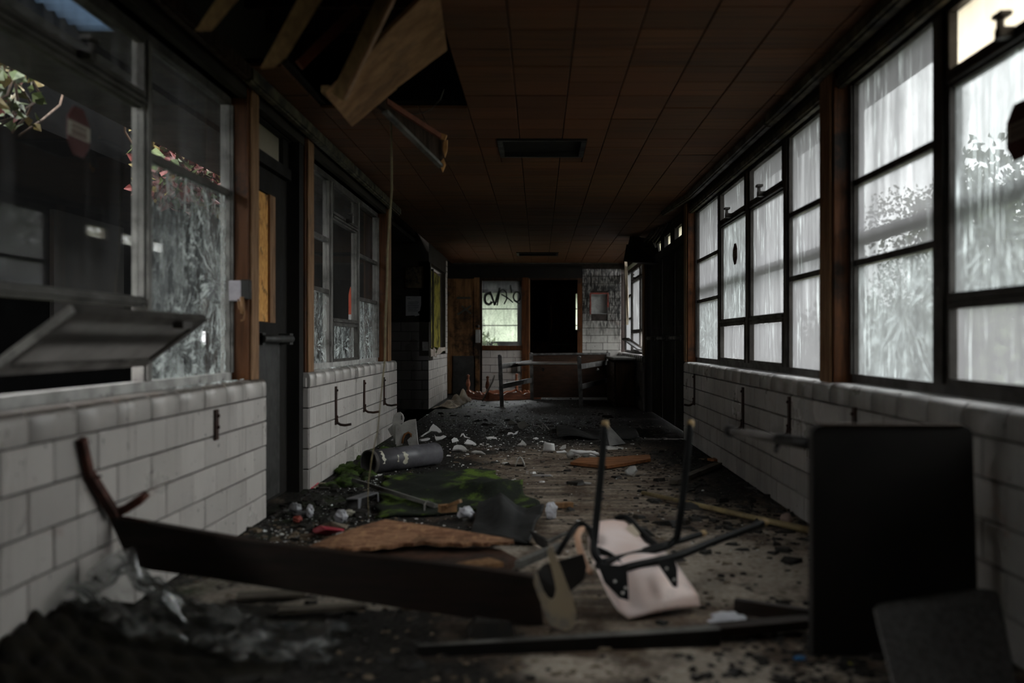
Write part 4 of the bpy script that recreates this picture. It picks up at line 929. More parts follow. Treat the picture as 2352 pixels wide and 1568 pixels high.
# ================================================================ THE FALLEN CEILING
M['board_brown'] = simple('brown_fibre_board', (0.24, 0.125, 0.052), (0.15, 0.075, 0.032), 7, (0.7, 0.9), space='Object', grime=(0.06, 0.03, 0.015), gamt=(0.5, 0.75), gscale=3)
M['lath'] = simple('raw_timber', (0.20, 0.125, 0.055), (0.11, 0.065, 0.03), 3, (0.6, 0.85), space='Object', stretch=(9, 9, 1.2), spec=0.12)
M['lath_red'] = simple('reddish_timber', (0.16, 0.045, 0.022), (0.08, 0.026, 0.014), 3, (0.6, 0.85), space='Object')
A, B_, C_, D_ = P(1025, 112, 4.66), P(800, 280, 4.70), P(745, 212, 4.05), P(1003, -45, 3.78)
t = thing('hanging_ceiling_panel', B_, 'brown ceiling panel hanging down from the torn hole', 'ceiling panel')
m1, m2 = A.lerp(B_, 0.52), D_.lerp(C_, 0.5); dn = (B_ - A).cross(D_ - A).normalized()
if dn.z > 0: dn = -dn
b = MB(); b.prism([A, m1, m2, D_], 0.018); b.build('board_sheet', M['board_brown'], t)
b = MB(); b.prism([m1 + dn * 0.004, B_ + dn * 0.02, C_ + dn * 0.012, m2 + dn * 0.004], 0.018); b.build('board_sheet', M['board_brown'], t)
b = MB(); b.bar(C_ + Vector((0, 0.02, 0.02)), B_ + Vector((0.02, -0.02, 0.02)), 0.035, 0.03); b.build('edge_batten', M['lath'], t)
t = thing('hanging_rafter', P(778, 226, 3.9), 'pale timber batten hanging in front of the loose brown panel', 'timber', 'hanging ceiling timbers')
b = MB(); b.bar(P(780, 222, 3.86), P(918, -70, 3.62), 0.058, 0.042, (0,1,0.2)); b.build('batten', M['lath'], t)
b = MB(); b.bar(P(792, 226, 3.85), P(935, -70, 3.60), 0.012, 0.05, (0,1,0.2)); b.build('batten_edge', M['wood_edge'], t)
t = thing('hanging_rafter', P(622, 150, 3.6), 'pale timber batten hanging left of the loose brown panel', 'timber', 'hanging ceiling timbers')
b = MB(); b.prism([P(600, 153, 3.6), P(632, 150, 3.6), P(660, 128, 3.58), P(775, -60, 3.4), P(715, -60, 3.4)], 0.04); b.build('batten', M['lath'], t)
t = thing('hanging_rafter', P(480, 60, 3.4), 'dim timber batten end hanging nearest the left wall', 'timber', 'hanging ceiling timbers')
b = MB(); b.prism([P(450, 68, 3.4), P(490, 66, 3.4), P(590, -50, 3.3), P(530, -50, 3.3)], 0.04); b.build('batten', M['lath'], t)
t = thing('hanging_strip', P(690, 150, 4.3), 'thin dark red strip hanging between the two pale battens', 'timber')
b = MB(); b.bar(P(688, 150, 4.3), P(820, 20, 4.5), 0.02, 0.045); b.build('strip', M['lath_red'], t)
t = thing('broken_joist', P(900, 240, 5.3), 'broken ceiling joist hanging with a splintered orange end', 'joist')
s0, s1 = P(882, 232, 5.25), P(1012, 316, 5.95); s2, s3 = P(884, 256, 5.25), P(1014, 383, 5.95)
b = MB(); b.bar(s0, s1, 0.04, 0.03); b.build('top_flange', M['lath_red'], t)
b = MB(); b.bar(s2, s3, 0.035, 0.018); b.build('bottom_flange', M['trim_grey'], t)
b = MB(); b.prism([s0 + Vector((0,.012,0)), s1 + Vector((0,.012,0)), s3 + Vector((0,.012,0)), s2 + Vector((0,.012,0))], 0.012); b.build('web', M['wood_dark'], t)
b = MB(); q0 = s0 - (s1 - s0).normalized() * 0.12; b.bar(s0 + Vector((0,.012,0)), q0, 0.035, 0.10); b.bar(q0, Vector((q0.x, q0.y, 2.83)), 0.02, 0.035); b.build('hanger', M['wood_dark'], t)
M['fresh_wood'] = simple('splintered_fresh_wood', (0.52, 0.27, 0.10), (0.36, 0.17, 0.06), 14, (0.6, 0.8), space='Object')
b = MB(); b.prism([P(998,316,5.93), P(1006,304,5.93), P(1027,311,5.93), P(1022,323,5.93)], 0.03); b.prism([P(1019,326,5.94), P(1028,322,5.94), P(1027,346,5.94), P(1022,362,5.94), P(1018,345,5.94)], 0.03); b.prism([P(1012,372,5.94), P(1019,364,5.94), P(1024,378,5.94), P(1017,396,5.94), P(1014,388,5.94)], 0.02)
b.build('splintered_end', M['fresh_wood'], t)
M['cord'] = simple('old_string', (0.15, 0.125, 0.07), (0.10, 0.08, 0.045), 30, (0.8, 0.95))
t = thing('pull_string', FL(847, 1192), 'long pale cord hanging from the ceiling to the floor', 'cord')
pts = [P(897,240,5.75), P(899,330,5.72), P(900,432,5.70), P(894,520,5.66), P(890,575,5.64), P(889,650,5.60), P(885,740,5.58), P(884,823,5.55), P(876,900,5.52), P(868,985,5.50), P(854,1050,5.45), P(846,1110,5.42), P(845,1150,5.39), P(847,1190,5.36)]
b = MB(); b.tube(pts, 0.0042, 6, taper=[1.5,1.5,1.5,1.5,1.6,1.5,1.4,1.3,0.9,0.8,0.7,0.7,0.7,0.7]); b.build('string_strand', M['cord'], t)
t = thing('dangling_wire', P(990, 250, 5.6), 'thin curved wire dangling in the ceiling hole', 'wire')
b = MB(); b.tube([P(1020, 205, 5.5), P(1012, 228, 5.55), P(990, 252, 5.6), P(965, 261, 5.62), P(945, 262, 5.6)], 0.0025, 6); b.build('wire_strand', M['alu'], t)
# torn ceiling lump over the far right window
t = thing('torn_ceiling_chunk', P(1470, 600, 13.2), 'black torn ceiling chunk hanging over the far right doors', 'ceiling chunk')
b = MB(); b.prism([P(1434,600,13.3), P(1441,561,13.3), P(1468,566,13.2), P(1512,560,12.6), P(1520,604,12.6), P(1492,608,13.0)], 0.03); b.build('torn_board', M['paint_black'], t)
b = MB(); b.prism([P(1445,562,13.1), P(1450,540,13.1), P(1470,546,13.0), P(1500,552,12.6), P(1508,568,12.6), P(1478,560,13.0)], 0.04); b.build('torn_board', M['paint_black'], t)
b = MB()
for i in range(5): b.bar(P(1478 + i*9, 556, 12.9 - i*.1), P(1500 + i*12, 530 - i*6, 12.2 - i*.25), 0.012, 0.03)
b.build('lath_strip', M['trim_moss'], t)
t = thing('hanging_trim_board', P(1440, 745, 15.8), 'pale narrow trim board hanging beside the far right window', 'trim board')
b = MB(); b.prism([P(1434,600,15.6), P(1440,598,15.6), P(1443.5,700,15.8), P(1443,745,15.8), P(1438,746,15.8), P(1437.5,680,15.75)], 0.02); b.build('board', simple('pale_cream_board', (0.55, 0.46, 0.34), (0.42, 0.34, 0.25), 5, (0.6, 0.8)), t)
# ================================================================ AT THE FAR END
M['table_brown'] = simple('dark_stained_table_wood', (0.045, 0.020, 0.010), (0.022, 0.011, 0.006), 3, (0.35, 0.6), space='Object', stretch=(2, 2, 9))
M['black_leg'] = simple('worn_black_paint', (0.04, 0.038, 0.036), (0.15, 0.145, 0.14), 9, (0.35, 0.6), space='Object')
M['metal_edge'] = simple('pale_edge_strip', (0.42, 0.40, 0.37), (0.28, 0.26, 0.24), 12, (0.35, 0.5), 0.3, space='Object')
# toppled bench-table: two ladder-shaped end frames, a board between, a shelf edge-on
Y1, Y2 = 14.55, 16.2
t = thing('ladder_bench', (0.3, 15.3, 0), 'black wooden bench frame with ladder ends and brown back board', 'bench')
def pol(px, yt, yb, Y, w=0.055): return P(px, yt, Y), P(px + (yb - yt) * 0.045, yb, Y)
FP = []
for (px, yt, Y) in ((1148, 817, Y1), (1220, 812, Y2), (1330, 820, Y1 - 0.1), (1397, 810, Y2)):
    p = P(px, yt, Y); q = P(px + (5 if Y < 15 else 2), yt + 110, Y); q.z = 0.0
    b = MB(); b.bar(q, p, 0.058, 0.058, (0,1,0)); b.lathe([(0.03, 0), (0.03, 0.012), (0.0, 0.022)], p, (0,0,1), 8); b.build('post', M['black_leg'], t); FP.append((p, q))
for (a, c) in ((0, 1), (2, 3)):
    for zz in (0.60, 0.30):
        pa = FP[a][0].lerp(FP[a][1], 1 - zz / FP[a][0].z); pc = FP[c][0].lerp(FP[c][1], 1 - (zz + 0.03) / FP[c][0].z)
        b = MB(); b.bar(pa, pc, 0.025, 0.075); b.build('rail', M['black_leg'], t)
bl, br = FP[1], FP[3]
b = MB(); b.prism([bl[0] + Vector((.02,.02,-.02)), br[0] + Vector((-.02,.02,-.02)), br[1] + Vector((-.02,.02,.04)), bl[1] + Vector((.02,.02,.04))], 0.025); b.build('back_board', M['table_brown'], t)
b = MB(); b.bar(bl[0] + Vector((0, 0, -.01)), br[0] + Vector((0, 0, -.01)), 0.035, 0.03); b.build('top_rail', M['black_leg'], t)
sz = 0.625
b = MB(); b.bbox(P(1186, 838, 15.2).x, P(1333, 838, 14.6).x, 14.56, 15.9, sz, sz + 0.022, 0.004); sb = b.build('shelf_board', M['table_brown'], t)
b = MB(); b.box(P(1190, 838, 14.6).x, P(1330, 838, 14.6).x, 14.548, 14.56, sz + 0.008, sz + 0.026); b.build('edge_strip', M['metal_edge'], sb)
for px in (1247, 1373):
    b = MB(); c = P(px, 849, 14.9); lump(b, c, 0.022, (1, 1, 1.3), px, (8, 6)); b.build('white_glide', M['steel_pale'], t)
# end table lying on its back: top on the floor, turned legs up, carved apron
M['cherry'] = simple('red_brown_varnish', (0.26, 0.095, 0.05), (0.13, 0.045, 0.024), 4, (0.4, 0.6), space='Object', stretch=(2, 2, 6))
M['raw_pine'] = simple('raw_underside_wood', (0.55, 0.34, 0.20), (0.42, 0.24, 0.13), 4, (0.6, 0.8), space='Object')
t = thing('upturned_end_table', (-0.85, 16.6, 0), 'reddish end table lying upside down with turned legs up', 'table')
fl_, bl_, br2 = Vector((-.844, 15.9, 0)), Vector((-1.217, 16.62, 0)), Vector((-.395, 17.1, 0)); fr_ = fl_ + br2 - bl_; cen = (fl_ + br2) / 2
def ins(q, k_): return q + (cen - q) * k_
qd = [fl_, fr_, br2, bl_]
b = MB(); b.prism([ins(q, -.10) + Vector((0,0,.017)) for q in qd], .026); b.build('table_top', M['cherry'], t)
b = MB(); b.prism([ins(q, .10) + Vector((0,0,.034)) for q in qd], .006); b.build('underside_panel', M['raw_pine'], t)
def apron(p, q, hgt):
    n = 26; d = (q - p); up = []; lo = []
    for i in range(n + 1):
        u = i / n; z = hgt * (0.72 + 0.16 * math.cos(u * 4 * math.pi) + 0.10 * math.cos(u * 10 * math.pi)); up.append(p + d * u + Vector((0,0,z)))
        lo.append(p + d * u)
    return lo + up[::-1]
for i in range(4):
    b = MB(); p, q = ins(qd[i], .03) + Vector((0,0,.03)), ins(qd[(i+1)%4], .03) + Vector((0,0,.03)); b.prism(apron(p, q, 0.12), 0.022); b.build('carved_apron', M['cherry'], t)
for q in qd:
    x, y = q.x, q.y
    b = MB(); b.box(x-.03, x+.03, y-.03, y+.03, .03, .14)
    b.lathe([(.03,.14),(.018,.15),(.032,.165),(.018,.18),(.036,.22),(.04,.25),(.028,.31),(.016,.34),(.025,.35),(.016,.365),(.027,.38),(.025,.40),(.0,.412)], (x, y, 0), (0,0,1), 14); b.build('turned_leg', M['cherry'], t)
tt = thing('broken_rod', FL(1108, 921), 'bright bent rod leaning on the upturned table legs', 'rod')
b = MB(); b.tube([FL(1108, 921, .012), P(1131, 876, 15.75), P(1136, 862, 15.8)], 0.014, 8); b.build('rod', M['metal_edge'], tt)
# dark cabinet under the far right window
t = thing('low_cabinet', (1.30, 15.2, 0), 'low dark cabinet standing under the far right window', 'cabinet')
b = MB(); b.bbox(1.14, 1.42, 14.4, 16.0, 0.0, 0.70, 0.006); b.build('carcass', M['wood_dark'], t)
b = MB(); b.bbox(1.10, 1.43, 14.35, 16.05, 0.70, 0.735, 0.008); b.build('cabinet_top', M['trim_grey'], t)
for (y0, y1) in ((14.45, 15.18), (15.22, 15.95)):
    b = MB(); b.bbox(1.12, 1.14, y0, y1, 0.06, 0.66, 0.004); d_ = b.build('door', M['table_brown'], t)
    b = MB(); b.lathe([(0.008,0),(0.008,.015),(.015,.02),(.012,.03),(0,.032)], (1.12, (y1 - .06) if y0 < 15 else y0 + .06, 0.45), (-1,0,0), 8); b.build('knob', M['alu_dark'], d_)
# pale cloth crumpled against the alcove corner
M['cloth'] = simple('dirty_pale_cloth', (0.42, 0.36, 0.28), (0.26, 0.21, 0.16), 8, (0.8, 0.95), space='Object', grime=(0.06, 0.045, 0.03), gamt=(0.52, 0.7), gscale=6)
rr = random.Random(9); cb = MB()
c0, c1 = Vector((-1.44, 13.95, 0.0)), Vector((-1.26, 15.6, 0.0))
def cl(u, v):
    p = c0.lerp(c1, u); w = 0.34 - 0.12 * u
    return Vector((p.x + (v - .3) * w, p.y + 0.25 * v, 0.012 + 0.16 * (u ** 0.7) * max(0, math.sin(math.pi * v)) ** 0.8 * (0.8 + 0.3 * math.sin(u * 17 + v * 9)) + 0.03 * math.sin(u * 31 + v * 5) * math.sin(math.pi * v)))
cb.sheet(cl, 26, 14, 0.006); tag(cb.build('crumpled_cloth', M['cloth']), 'crumpled pale cloth on the floor by the tiled alcove corner', 'cloth')

# ================================================================ MIDDLE OF THE FLOOR
M['pipe'] = simple('grey_duct_paint', (0.085, 0.081, 0.089), (0.045, 0.043, 0.048), 6, (0.35, 0.6), space='Object', grime=(0.02, 0.018, 0.016), gamt=(0.54, 0.68), gscale=5)
M['flake'] = simple('pale_flaking_paint', (0.45, 0.43, 0.36), (0.3, 0.28, 0.2), 12, (0.6, 0.8), space='Object')
p0, p1 = P(846, 1061, 7.16), P(1000, 1040, 7.72); r0 = 0.088; p0.z = p1.z = r0 + 0.002; ax = (p1 - p0).normalized()
t = thing('round_duct', (p0.x, p0.y, 0), 'grey metal duct pipe lying on the floor by the tiled wall', 'pipe')
b = MB(); L_ = (p1 - p0).length; n = 28
b.lathe([(r0 - .006, L_), (r0, L_), (r0, 0), (r0 - .006, 0), (r0 - .006, L_)], p0, ax, n); b.build('duct_shell', M['pipe'], t)
b = MB(); b.lathe([(r0 + .004, 0.0), (r0 + .004, .03), (r0, .03), (r0, 0), (r0 + .004, 0.0)], p0, ax, n); b.build('duct_collar', M['alu_dark'], t)
u_ = Vector((0, 0, 1)); w_ = ax.cross(u_)
def onpipe(s_, a): return p0 + ax * s_ + (u_ * math.cos(a) + w_ * math.sin(a)) * (r0 + 0.0025)
def flake(s_, a0, ln, wd, seed, nm='paint_flake'):
    rr = random.Random(seed); b = MB(); k_ = 7
    top = [onpipe(s_ + rr.uniform(-wd, wd) - wd, a0 + ln * i / k_) for i in range(k_ + 1)]; bot = [onpipe(s_ + rr.uniform(-wd, wd) + wd, a0 + ln * i / k_) for i in range(k_ + 1)]
    b.add(top + bot, [(i, i+1, k_+2+i, k_+1+i) for i in range(k_)]); b.build(nm, M['flake'], t)
sgn = 1 if (w_.y < 0) else -1
flake(0.30, sgn * 0.9, sgn * 1.1, 0.016, 3); flake(0.22, sgn * 1.1, sgn * 0.6, 0.006, 5); flake(0.08, sgn * 0.5, sgn * 1.2, 0.012, 8)
# broken wash basin: slab with a rusty drain hole, lobed rim behind
M['ceramic'] = simple('dirty_white_ceramic', (0.40, 0.39, 0.37), (0.26, 0.25, 0.235), 7, (0.25, 0.5), space='Object', grime=(0.05, 0.04, 0.03), gamt=(0.52, 0.72), gscale=6)
M['white_c'] = simple('clean_white_ceramic', (0.62, 0.61, 0.60), (0.50, 0.49, 0.48), 6, (0.2, 0.4), space='Object', grime=(0.10, 0.085, 0.07), gamt=(0.62, 0.76), gscale=14)
Yb = 9.05
t = thing('broken_basin', P(930, 1018, Yb), 'broken standing white basin slab with a rusty drain hole', 'basin')
q = [(911,1024),(909,985),(911,972),(922,974),(930,968),(940,964),(955,962),(957,985),(961,1022),(940,1023),(936,1010),(943,1003),(944,996),(938,992),(930,996),(926,1006),(924,1022)]
b = MB(); b.prism([P(x, y, Yb) for x, y in q], 0.035); b.build('slab', M['ceramic'], t)
b = MB(); rim = [(924,1018),(926,1006),(930,997),(938,993),(944,997),(943,1003)]
b.tube([P(x, y, Yb - 0.02) for x, y in rim], 0.010, 8); b.build('rusty_rim', simple('orange_rust', (0.20, 0.085, 0.03), (0.10, 0.04, 0.018), 12, (0.7, 0.9), space='Object'), t)
b = MB(); q = [(905,1020),(903,985),(902,966),(905,953),(912,947),(919,946),(925,951),(928,960),(926,971),(916,974),(910,978),(909,1020)]
b.prism([P(x, y, Yb + 0.09) for x, y in q], 0.05); b.build('rim_lobe', M['ceramic'], t)
b = MB(); b.bbox(P(919.5,950,Yb).x, P(921,950,Yb).x, Yb + 0.055, Yb + 0.07, P(920,965,Yb).z, P(920,955,Yb).z, 0.001); b.build('overflow_slot', M['black_metal'], t)
b = MB(); b.prism([P(x, y, Yb + 0.2) for x, y in ((891,985),(902,975),(904,998),(899,1000))], 0.03); b.build('broken_wing', M['ceramic'], t)
# ceramic shards
def dish(b, c, rx, ry, tilt, rot, cv, seed, th=0.011, n=6):
    'curved jagged fragment of a ceramic bowl'
    rr = random.Random(seed); Rm = Matrix.Rotation(rot, 3, 'Z') @ Matrix.Rotation(tilt, 3, 'X')
    ang = sorted(2*math.pi*(i + rr.uniform(-.28, .28))/n for i in range(n)); rad = [rr.uniform(0.62, 1.15) for _ in range(n)]
    edge = []
    for i in range(n):
        p = (math.cos(ang[i])*rad[i], math.sin(ang[i])*rad[i]); q = (math.cos(ang[(i+1)%n])*rad[(i+1)%n], math.sin(ang[(i+1)%n])*rad[(i+1)%n])
        edge += [p, ((p[0]*.66+q[0]*.34) * 1.02, (p[1]*.66+q[1]*.34) * 1.02), ((p[0]*.34+q[0]*.66) * .97, (p[1]*.34+q[1]*.66) * .97)]
    m = len(edge); bend = lambda x, y: Vector((x*rx, y*ry, -cv*(x*rx)**2 - cv*.25*(y*ry)**2))
    top = [bend(0, 0)] + [bend(x*.5, y*.5) for x, y in edge] + [bend(x, y) for x, y in edge]
    vs = [Rm @ v for v in top] + [Rm @ (v - Vector((0,0,th))) for v in top]
    zmin = min(v.z for v in vs); vs = [v + Vector((c[0], c[1], c[2] - zmin)) for v in vs]; N = len(top); fs = []
    for i in range(m):
        j = (i+1) % m; fs += [(0, 1+i, 1+j), (1+i, 1+m+i, 1+m+j, 1+j)]
    fs += [tuple(N + k for k in f[::-1]) for f in fs[:]]
    for i in range(m):
        j = (i+1) % m; fs.append((1+m+i, N+1+m+i, N+1+m+j, 1+m+j))
    b.add(vs, fs)
    for k in range(len(b.sm) - len(fs), len(b.sm) - m): b.sm[k] = True
def cut(b, out, foot_y, lean=0.0, th=0.012, bow=0.0):
    'an upright or leaning fragment: outline in the plane through its foot, leaning back by lean per metre of height'
    Y0 = F * H / (foot_y - VY); pts = []
    for x, y in out:
        z = H - (y - VY) / F * Y0; Yq = Y0 + lean * max(z, 0); q = P(x, y, Yq); pts.append(q)
    cx = sum(q.x for q in pts) / len(pts); w = max(abs(q.x - cx) for q in pts) + 1e-6
    pts = [Vector((q.x, q.y + bow * (1 - ((q.x - cx) / w) ** 2), max(q.z, 0.002))) for q in pts]
    b.prism(pts, th)
CUTS = [
 ([(966,1003),(976,995),(985,990),(989,981),(995,974),(1003,979),(1012,987),(1015,992),(1008,994),(1003,991),(990,990),(984,993),(975,998),(970,1003)], 1003, 1.0, 'large upright white ceramic shard beside the basin slab', 'white_c'),
 ([(963,1010),(975,1008),(983,1006),(988,1007),(982,1010),(968,1013)], 1013, 2.0, 'long flat white ceramic sliver in front of the upright shard', 'white_c'),
 ([(998,998),(1001,1003),(1012,1003),(1018,1000),(1025,1002),(1014,1008),(1002,1012),(999,1006)], 1012, 1.2, 'white curved shard leaning between the upright shard and the small block', 'white_c'),
 ([(1037,1010),(1043,1005),(1050,1007),(1054,1013),(1047,1015),(1039,1017)], 1017, 0.8, 'small square white shard right of the pipe end', 'white_c'),
 ([(1057,1003),(1060,996),(1065,995),(1069,1002),(1079,1006),(1079,1003),(1080,1007),(1066,1004),(1064,998),(1060,1001)], 1008, 0.5, 'hooked white ceramic shard standing on its broken edge', 'white_c'),
 ([(1070,1015),(1074,1009),(1084,1013),(1094,1020),(1092,1022),(1072,1020),(1066,1018)], 1023, 1.6, 'pointed white triangular shard with a dark shadowed edge', 'white_c'),
 ([(1039,1034),(1043,1025),(1050,1022),(1063,1024),(1069,1028),(1073,1033),(1066,1037),(1054,1032),(1044,1033)], 1037, 1.5, 'curved grey-white shard in front of the pointed shard', 'ceramic'),
 ([(1082,1038),(1092,1035),(1106,1037),(1115,1043),(1114,1045),(1104,1040),(1088,1039)], 1045, 2.0, 'thin curved tile shard nearest the brown floor patch', 'ceramic'),
 ([(1117,1005),(1128,1003),(1140,1005),(1142,1009),(1132,1007),(1120,1008)], 1010, 1.5, 'low white shard in the middle of the debris line', 'white_c'),
 ([(1165,998),(1168,993),(1175,993),(1181,996),(1186,991),(1190,990),(1188,995),(1182,999),(1174,996),(1168,999)], 999, 0.6, 'tiny hooked white shard under the dark glass pieces', 'white_c'),
 ([(1188,1022),(1196,1017),(1199,1011),(1205,1016),(1209,1021),(1206,1024),(1192,1023)], 1025, 1.2, 'dull grey shard left of the white cup fragment', 'ceramic'),
 ([(1277,1037),(1292,1036),(1296,1034),(1302,1039),(1294,1040),(1279,1040)], 1041, 1.5, 'white sliver lying right of the white cup fragment', 'white_c'),
 ([(1284,1032),(1292,1023),(1300,1021),(1300,1030),(1292,1033)], 1034, 0.6, 'small grey upright shard below the dark sheet', 'ceramic'),
 ([(1224,1007),(1232,1005),(1237,1007),(1230,1009)], 1010, 2.0, 'small white chip left of the dark rubber sheet', 'white_c'),
]
for i, (o_, fy, ln, lb_, mt) in enumerate(CUTS):
    b = MB(); cut(b, o_, fy, ln); tag(b.build('ceramic_shard', M[mt]), lb_, 'shard', 'white ceramic shards on the floor')
SH = [
 (1160,1066,.03,.015,.2,.0,1.0,'small white chip left of the broken cup on brown floor','white_c'),
 (1247,1094,.085,.014,.05,.0,.3,'flat pale sliver on the brown floor before the cup','ceramic'),
 (1340,1112,.06,.014,.05,.1,.3,'flat pale sliver beside the upturned chair leg','ceramic'),
 (910,1012,.05,.03,.2,.4,1.0,'white crumbled chip against the far left tiles behind the pipe','white_c'),
]
for i, (px, py, rx, ry, ti, ro, cv, lb_, mt) in enumerate(SH):
    c = FL(px, py); b = MB(); dish(b, (c.x, c.y, 0.001), rx, ry, ti, ro, cv, 100 + i)
    tag(b.build('ceramic_shard', M[mt]), lb_, 'shard', 'white ceramic shards on the floor')
# white cup fragment, bowl fragment with holes, hollow wedge, cone and folded plate
t0 = FL(1262, 1035); b = MB(); c = Vector((t0.x, t0.y, 0))
b.sheet(lambda u, v: c + Vector((-math.cos(0.3 + 2.4*u) * (.045 + .012*v*0 + .01*(1-v)), -math.sin(0.3 + 2.4*u) * .05, 0.002 + v * (.085 - .02*u))), 10, 4, .008)
tag(b.build('cup_fragment', M['white_c']), 'bright white cup fragment standing upright in mid corridor', 'shard')
t0 = FL(1340, 1056); t = thing('bowl_fragment', (t0.x, t0.y, 0.0), 'broken white ceramic bowl fragment on the orange plank edge', 'shard')
b = MB(); dish(b, (t0.x - .02, t0.y + .06, 0.012), .13, .07, .15, 0.1, 2.0, 201, .014, 7); b.build('bowl_base', M['white_c'], t)
b = MB(); b.tube([(t0.x - .13, t0.y + .05, .05), (t0.x - .10, t0.y + .02, .075), (t0.x - .03, t0.y, .06), (t0.x + .06, t0.y, .065), (t0.x + .12, t0.y + .03, .045), (t0.x + .13, t0.y + .08, .03)], .014, 8, taper=[.6,1,1,1,1,.6]); b.build('bowl_rim', M['white_c'], t)
b = MB(); lump(b, (t0.x - .11, t0.y + .03, .045), .035, (1,1,1), 4); b.build('bowl_lug', M['ceramic'], t); b = MB(); lump(b, (t0.x + .02, t0.y + .02, .04), .03, (1.4,1,.8), 6); b.build('bowl_lug', M['ceramic'], t)
t0 = FL(1204, 1072); b = MB(); c = Vector((t0.x, t0.y, 0))
pts = [(-.055, 0, 0), (-.02, .14, .01)]
b.sheet(lambda u, v: c + Vector((-.035 + .06 * math.sin(math.pi * u) ** .8 * 0 + (-.035 + .07 * u), .16 * v, .002 + .075 * math.sin(math.pi * min(max(u,0.001),.999)) * (1 - .25 * v))), 10, 6, .010)
tag(b.build('arched_tile_fragment', M['ceramic']), 'hollow arched grey ceramic piece lying alone on the brown floor', 'shard')
t0 = FL(1448, 1095); b = MB(); dish(b, (t0.x, t0.y, 0.0), .05, .05, .9, -.5, 3.0, 77, .02); tag(b.build('stone_chip', M['ceramic']), 'small pale chip right of the upturned chair leg on grey floor', 'shard')
# dark glass pieces and wire
M['smoke_glass'] = simple('dusty_smoked_glass', (0.075, 0.072, 0.062), (0.04, 0.038, 0.034), 7, (0.25, 0.5), space='Object')
for i, (q, Y, lb_) in enumerate([([(1166,969),(1175,965),(1186,973),(1178,976),(1167,974)], 10.9, 'dim brown glass piece, left one of the three beyond the shards'),
        ([(1189,972),(1204,966),(1214,977),(1200,987),(1192,984)], 10.6, 'five-sided smoky glass piece in the middle of the three'),
        ]):
    b = MB(); b.prism([P(x, y, Y + (y - 975) * -0.01) for x, y in q], 0.012); tag(b.build('glass_piece', M['smoke_glass']), lb_, 'glass piece')
t = thing('bent_wire_frame', FL(1240, 988), 'bent grey wire frame standing among the far debris', 'wire frame')
b = MB(); Yw = 10.5
b.tube([P(1226,982,Yw), P(1222,972,Yw), P(1231,963,Yw), P(1247,972,Yw), P(1265,990,Yw-.05)], .008, 6); b.tube([P(1226,978,Yw), P(1238,977,Yw), P(1246,985,Yw), P(1247,972,Yw)], .007, 6); b.build('wire_frame', M['alu'], t)
# black rubber sheet crumpled, grey cone plate, pale folded plate
M['rubber'] = simple('black_rubber', (0.010, 0.010, 0.0095), (0.018, 0.0175, 0.017), 9, (0.5, 0.75), space='Object', grime=(0.05, 0.046, 0.04), gamt=(0.64, 0.82), gscale=5, spec=0.15)
def rub(u, v):
    x = 0.18 + .82 * u; y = 9.62 + 1.05 * v
    z = 0.012 + 0.075 * max(0, math.sin(math.pi * v)) * (0.5 + 0.5 * math.sin(u * 8.0 + v * 2)) + 0.035 * (1 - v) * max(0, math.sin(u * 6.3 + .5))
    return Vector((x, y, z))
b = MB(); b.sheet(rub, 26, 16, .006); tag(b.build('rubber_sheet', M['rubber']), 'black crumpled rubber sheet lying beyond the white bowl fragment', 'sheet')
c = FL(1415, 1018); b = MB(); b.add([P(1389,968,9.3), P(1437,1018,9.2), P(1400,1024,9.0), P(1388,1020,9.4), P(1396,1016,9.5), P(1392,969,9.33)], [(0,1,2),(0,2,3),(5,4,1),(0,5,1),(0,3,4,5),(1,4,3,2)])
tag(b.build('bent_plate', simple('dull_grey_sheet_metal', (0.11, 0.105, 0.10), (0.06, 0.058, 0.055), 6, (0.35, 0.6), 0.3, space='Object')), 'dark grey triangular bent metal plate behind the chair leg', 'plate')
b = MB(); b.prism([P(1385,1024,8.9), P(1432,1028,8.9), P(1432,1034,8.8), P(1404,1041,8.7)], 0.012); tag(b.build('folded_plate', M['ceramic']), 'pale folded plate lying under the grey triangular metal plate', 'plate')
# orange-brown plank
def plank(name, pts, z, th, mat, label, cat, grp=None):
    b = MB(); q = [Vector((p[0], p[1], p[2] if len(p) > 2 else z)) for p in pts]; b.prism(q, th); return tag(b.build(name, mat), label, cat, grp)
M['plank_or'] = simple('orange_plank', (0.22, 0.085, 0.028), (0.12, 0.045, 0.016), 4, (0.45, 0.7), space='Object', stretch=(1.5, 8, 8))
q = [FL(x, y, .02) for x, y in ((1310,1064),(1395,1073),(1440,1066),(1495,1056),(1492,1046),(1400,1052),(1330,1054))]
plank('wood_plank', q, .02, .022, M['plank_or'], 'orange-brown broken wood plank under the white bowl fragment', 'plank')
M['timber_dim'] = simple('dim_grey_timber', (0.10, 0.085, 0.065), (0.055, 0.045, 0.035), 5, (0.6, 0.85), space='Object')
b = MB(); b.bar(FL(1547, 1107, .02), FL(1650, 1066, .03), .06, .03); tag(b.build('wood_batten', M['timber_dim']), 'grey wood batten on the floor beside the right tiled wall', 'batten')
b = MB(); b.bar(FL(1632, 1056, .015), FL(1668, 1054, .015), .10, .02); tag(b.build('wood_block', M['plank_or']), 'small brownish block at the foot of the right tiled wall', 'block')
b = MB(); b.bar(FL(1272, 1160, .02), FL(1314, 1158, .02), .05, .028); tag(b.build('wood_block', M['wood_edge']), 'small tan wooden block behind the overturned chair', 'block')
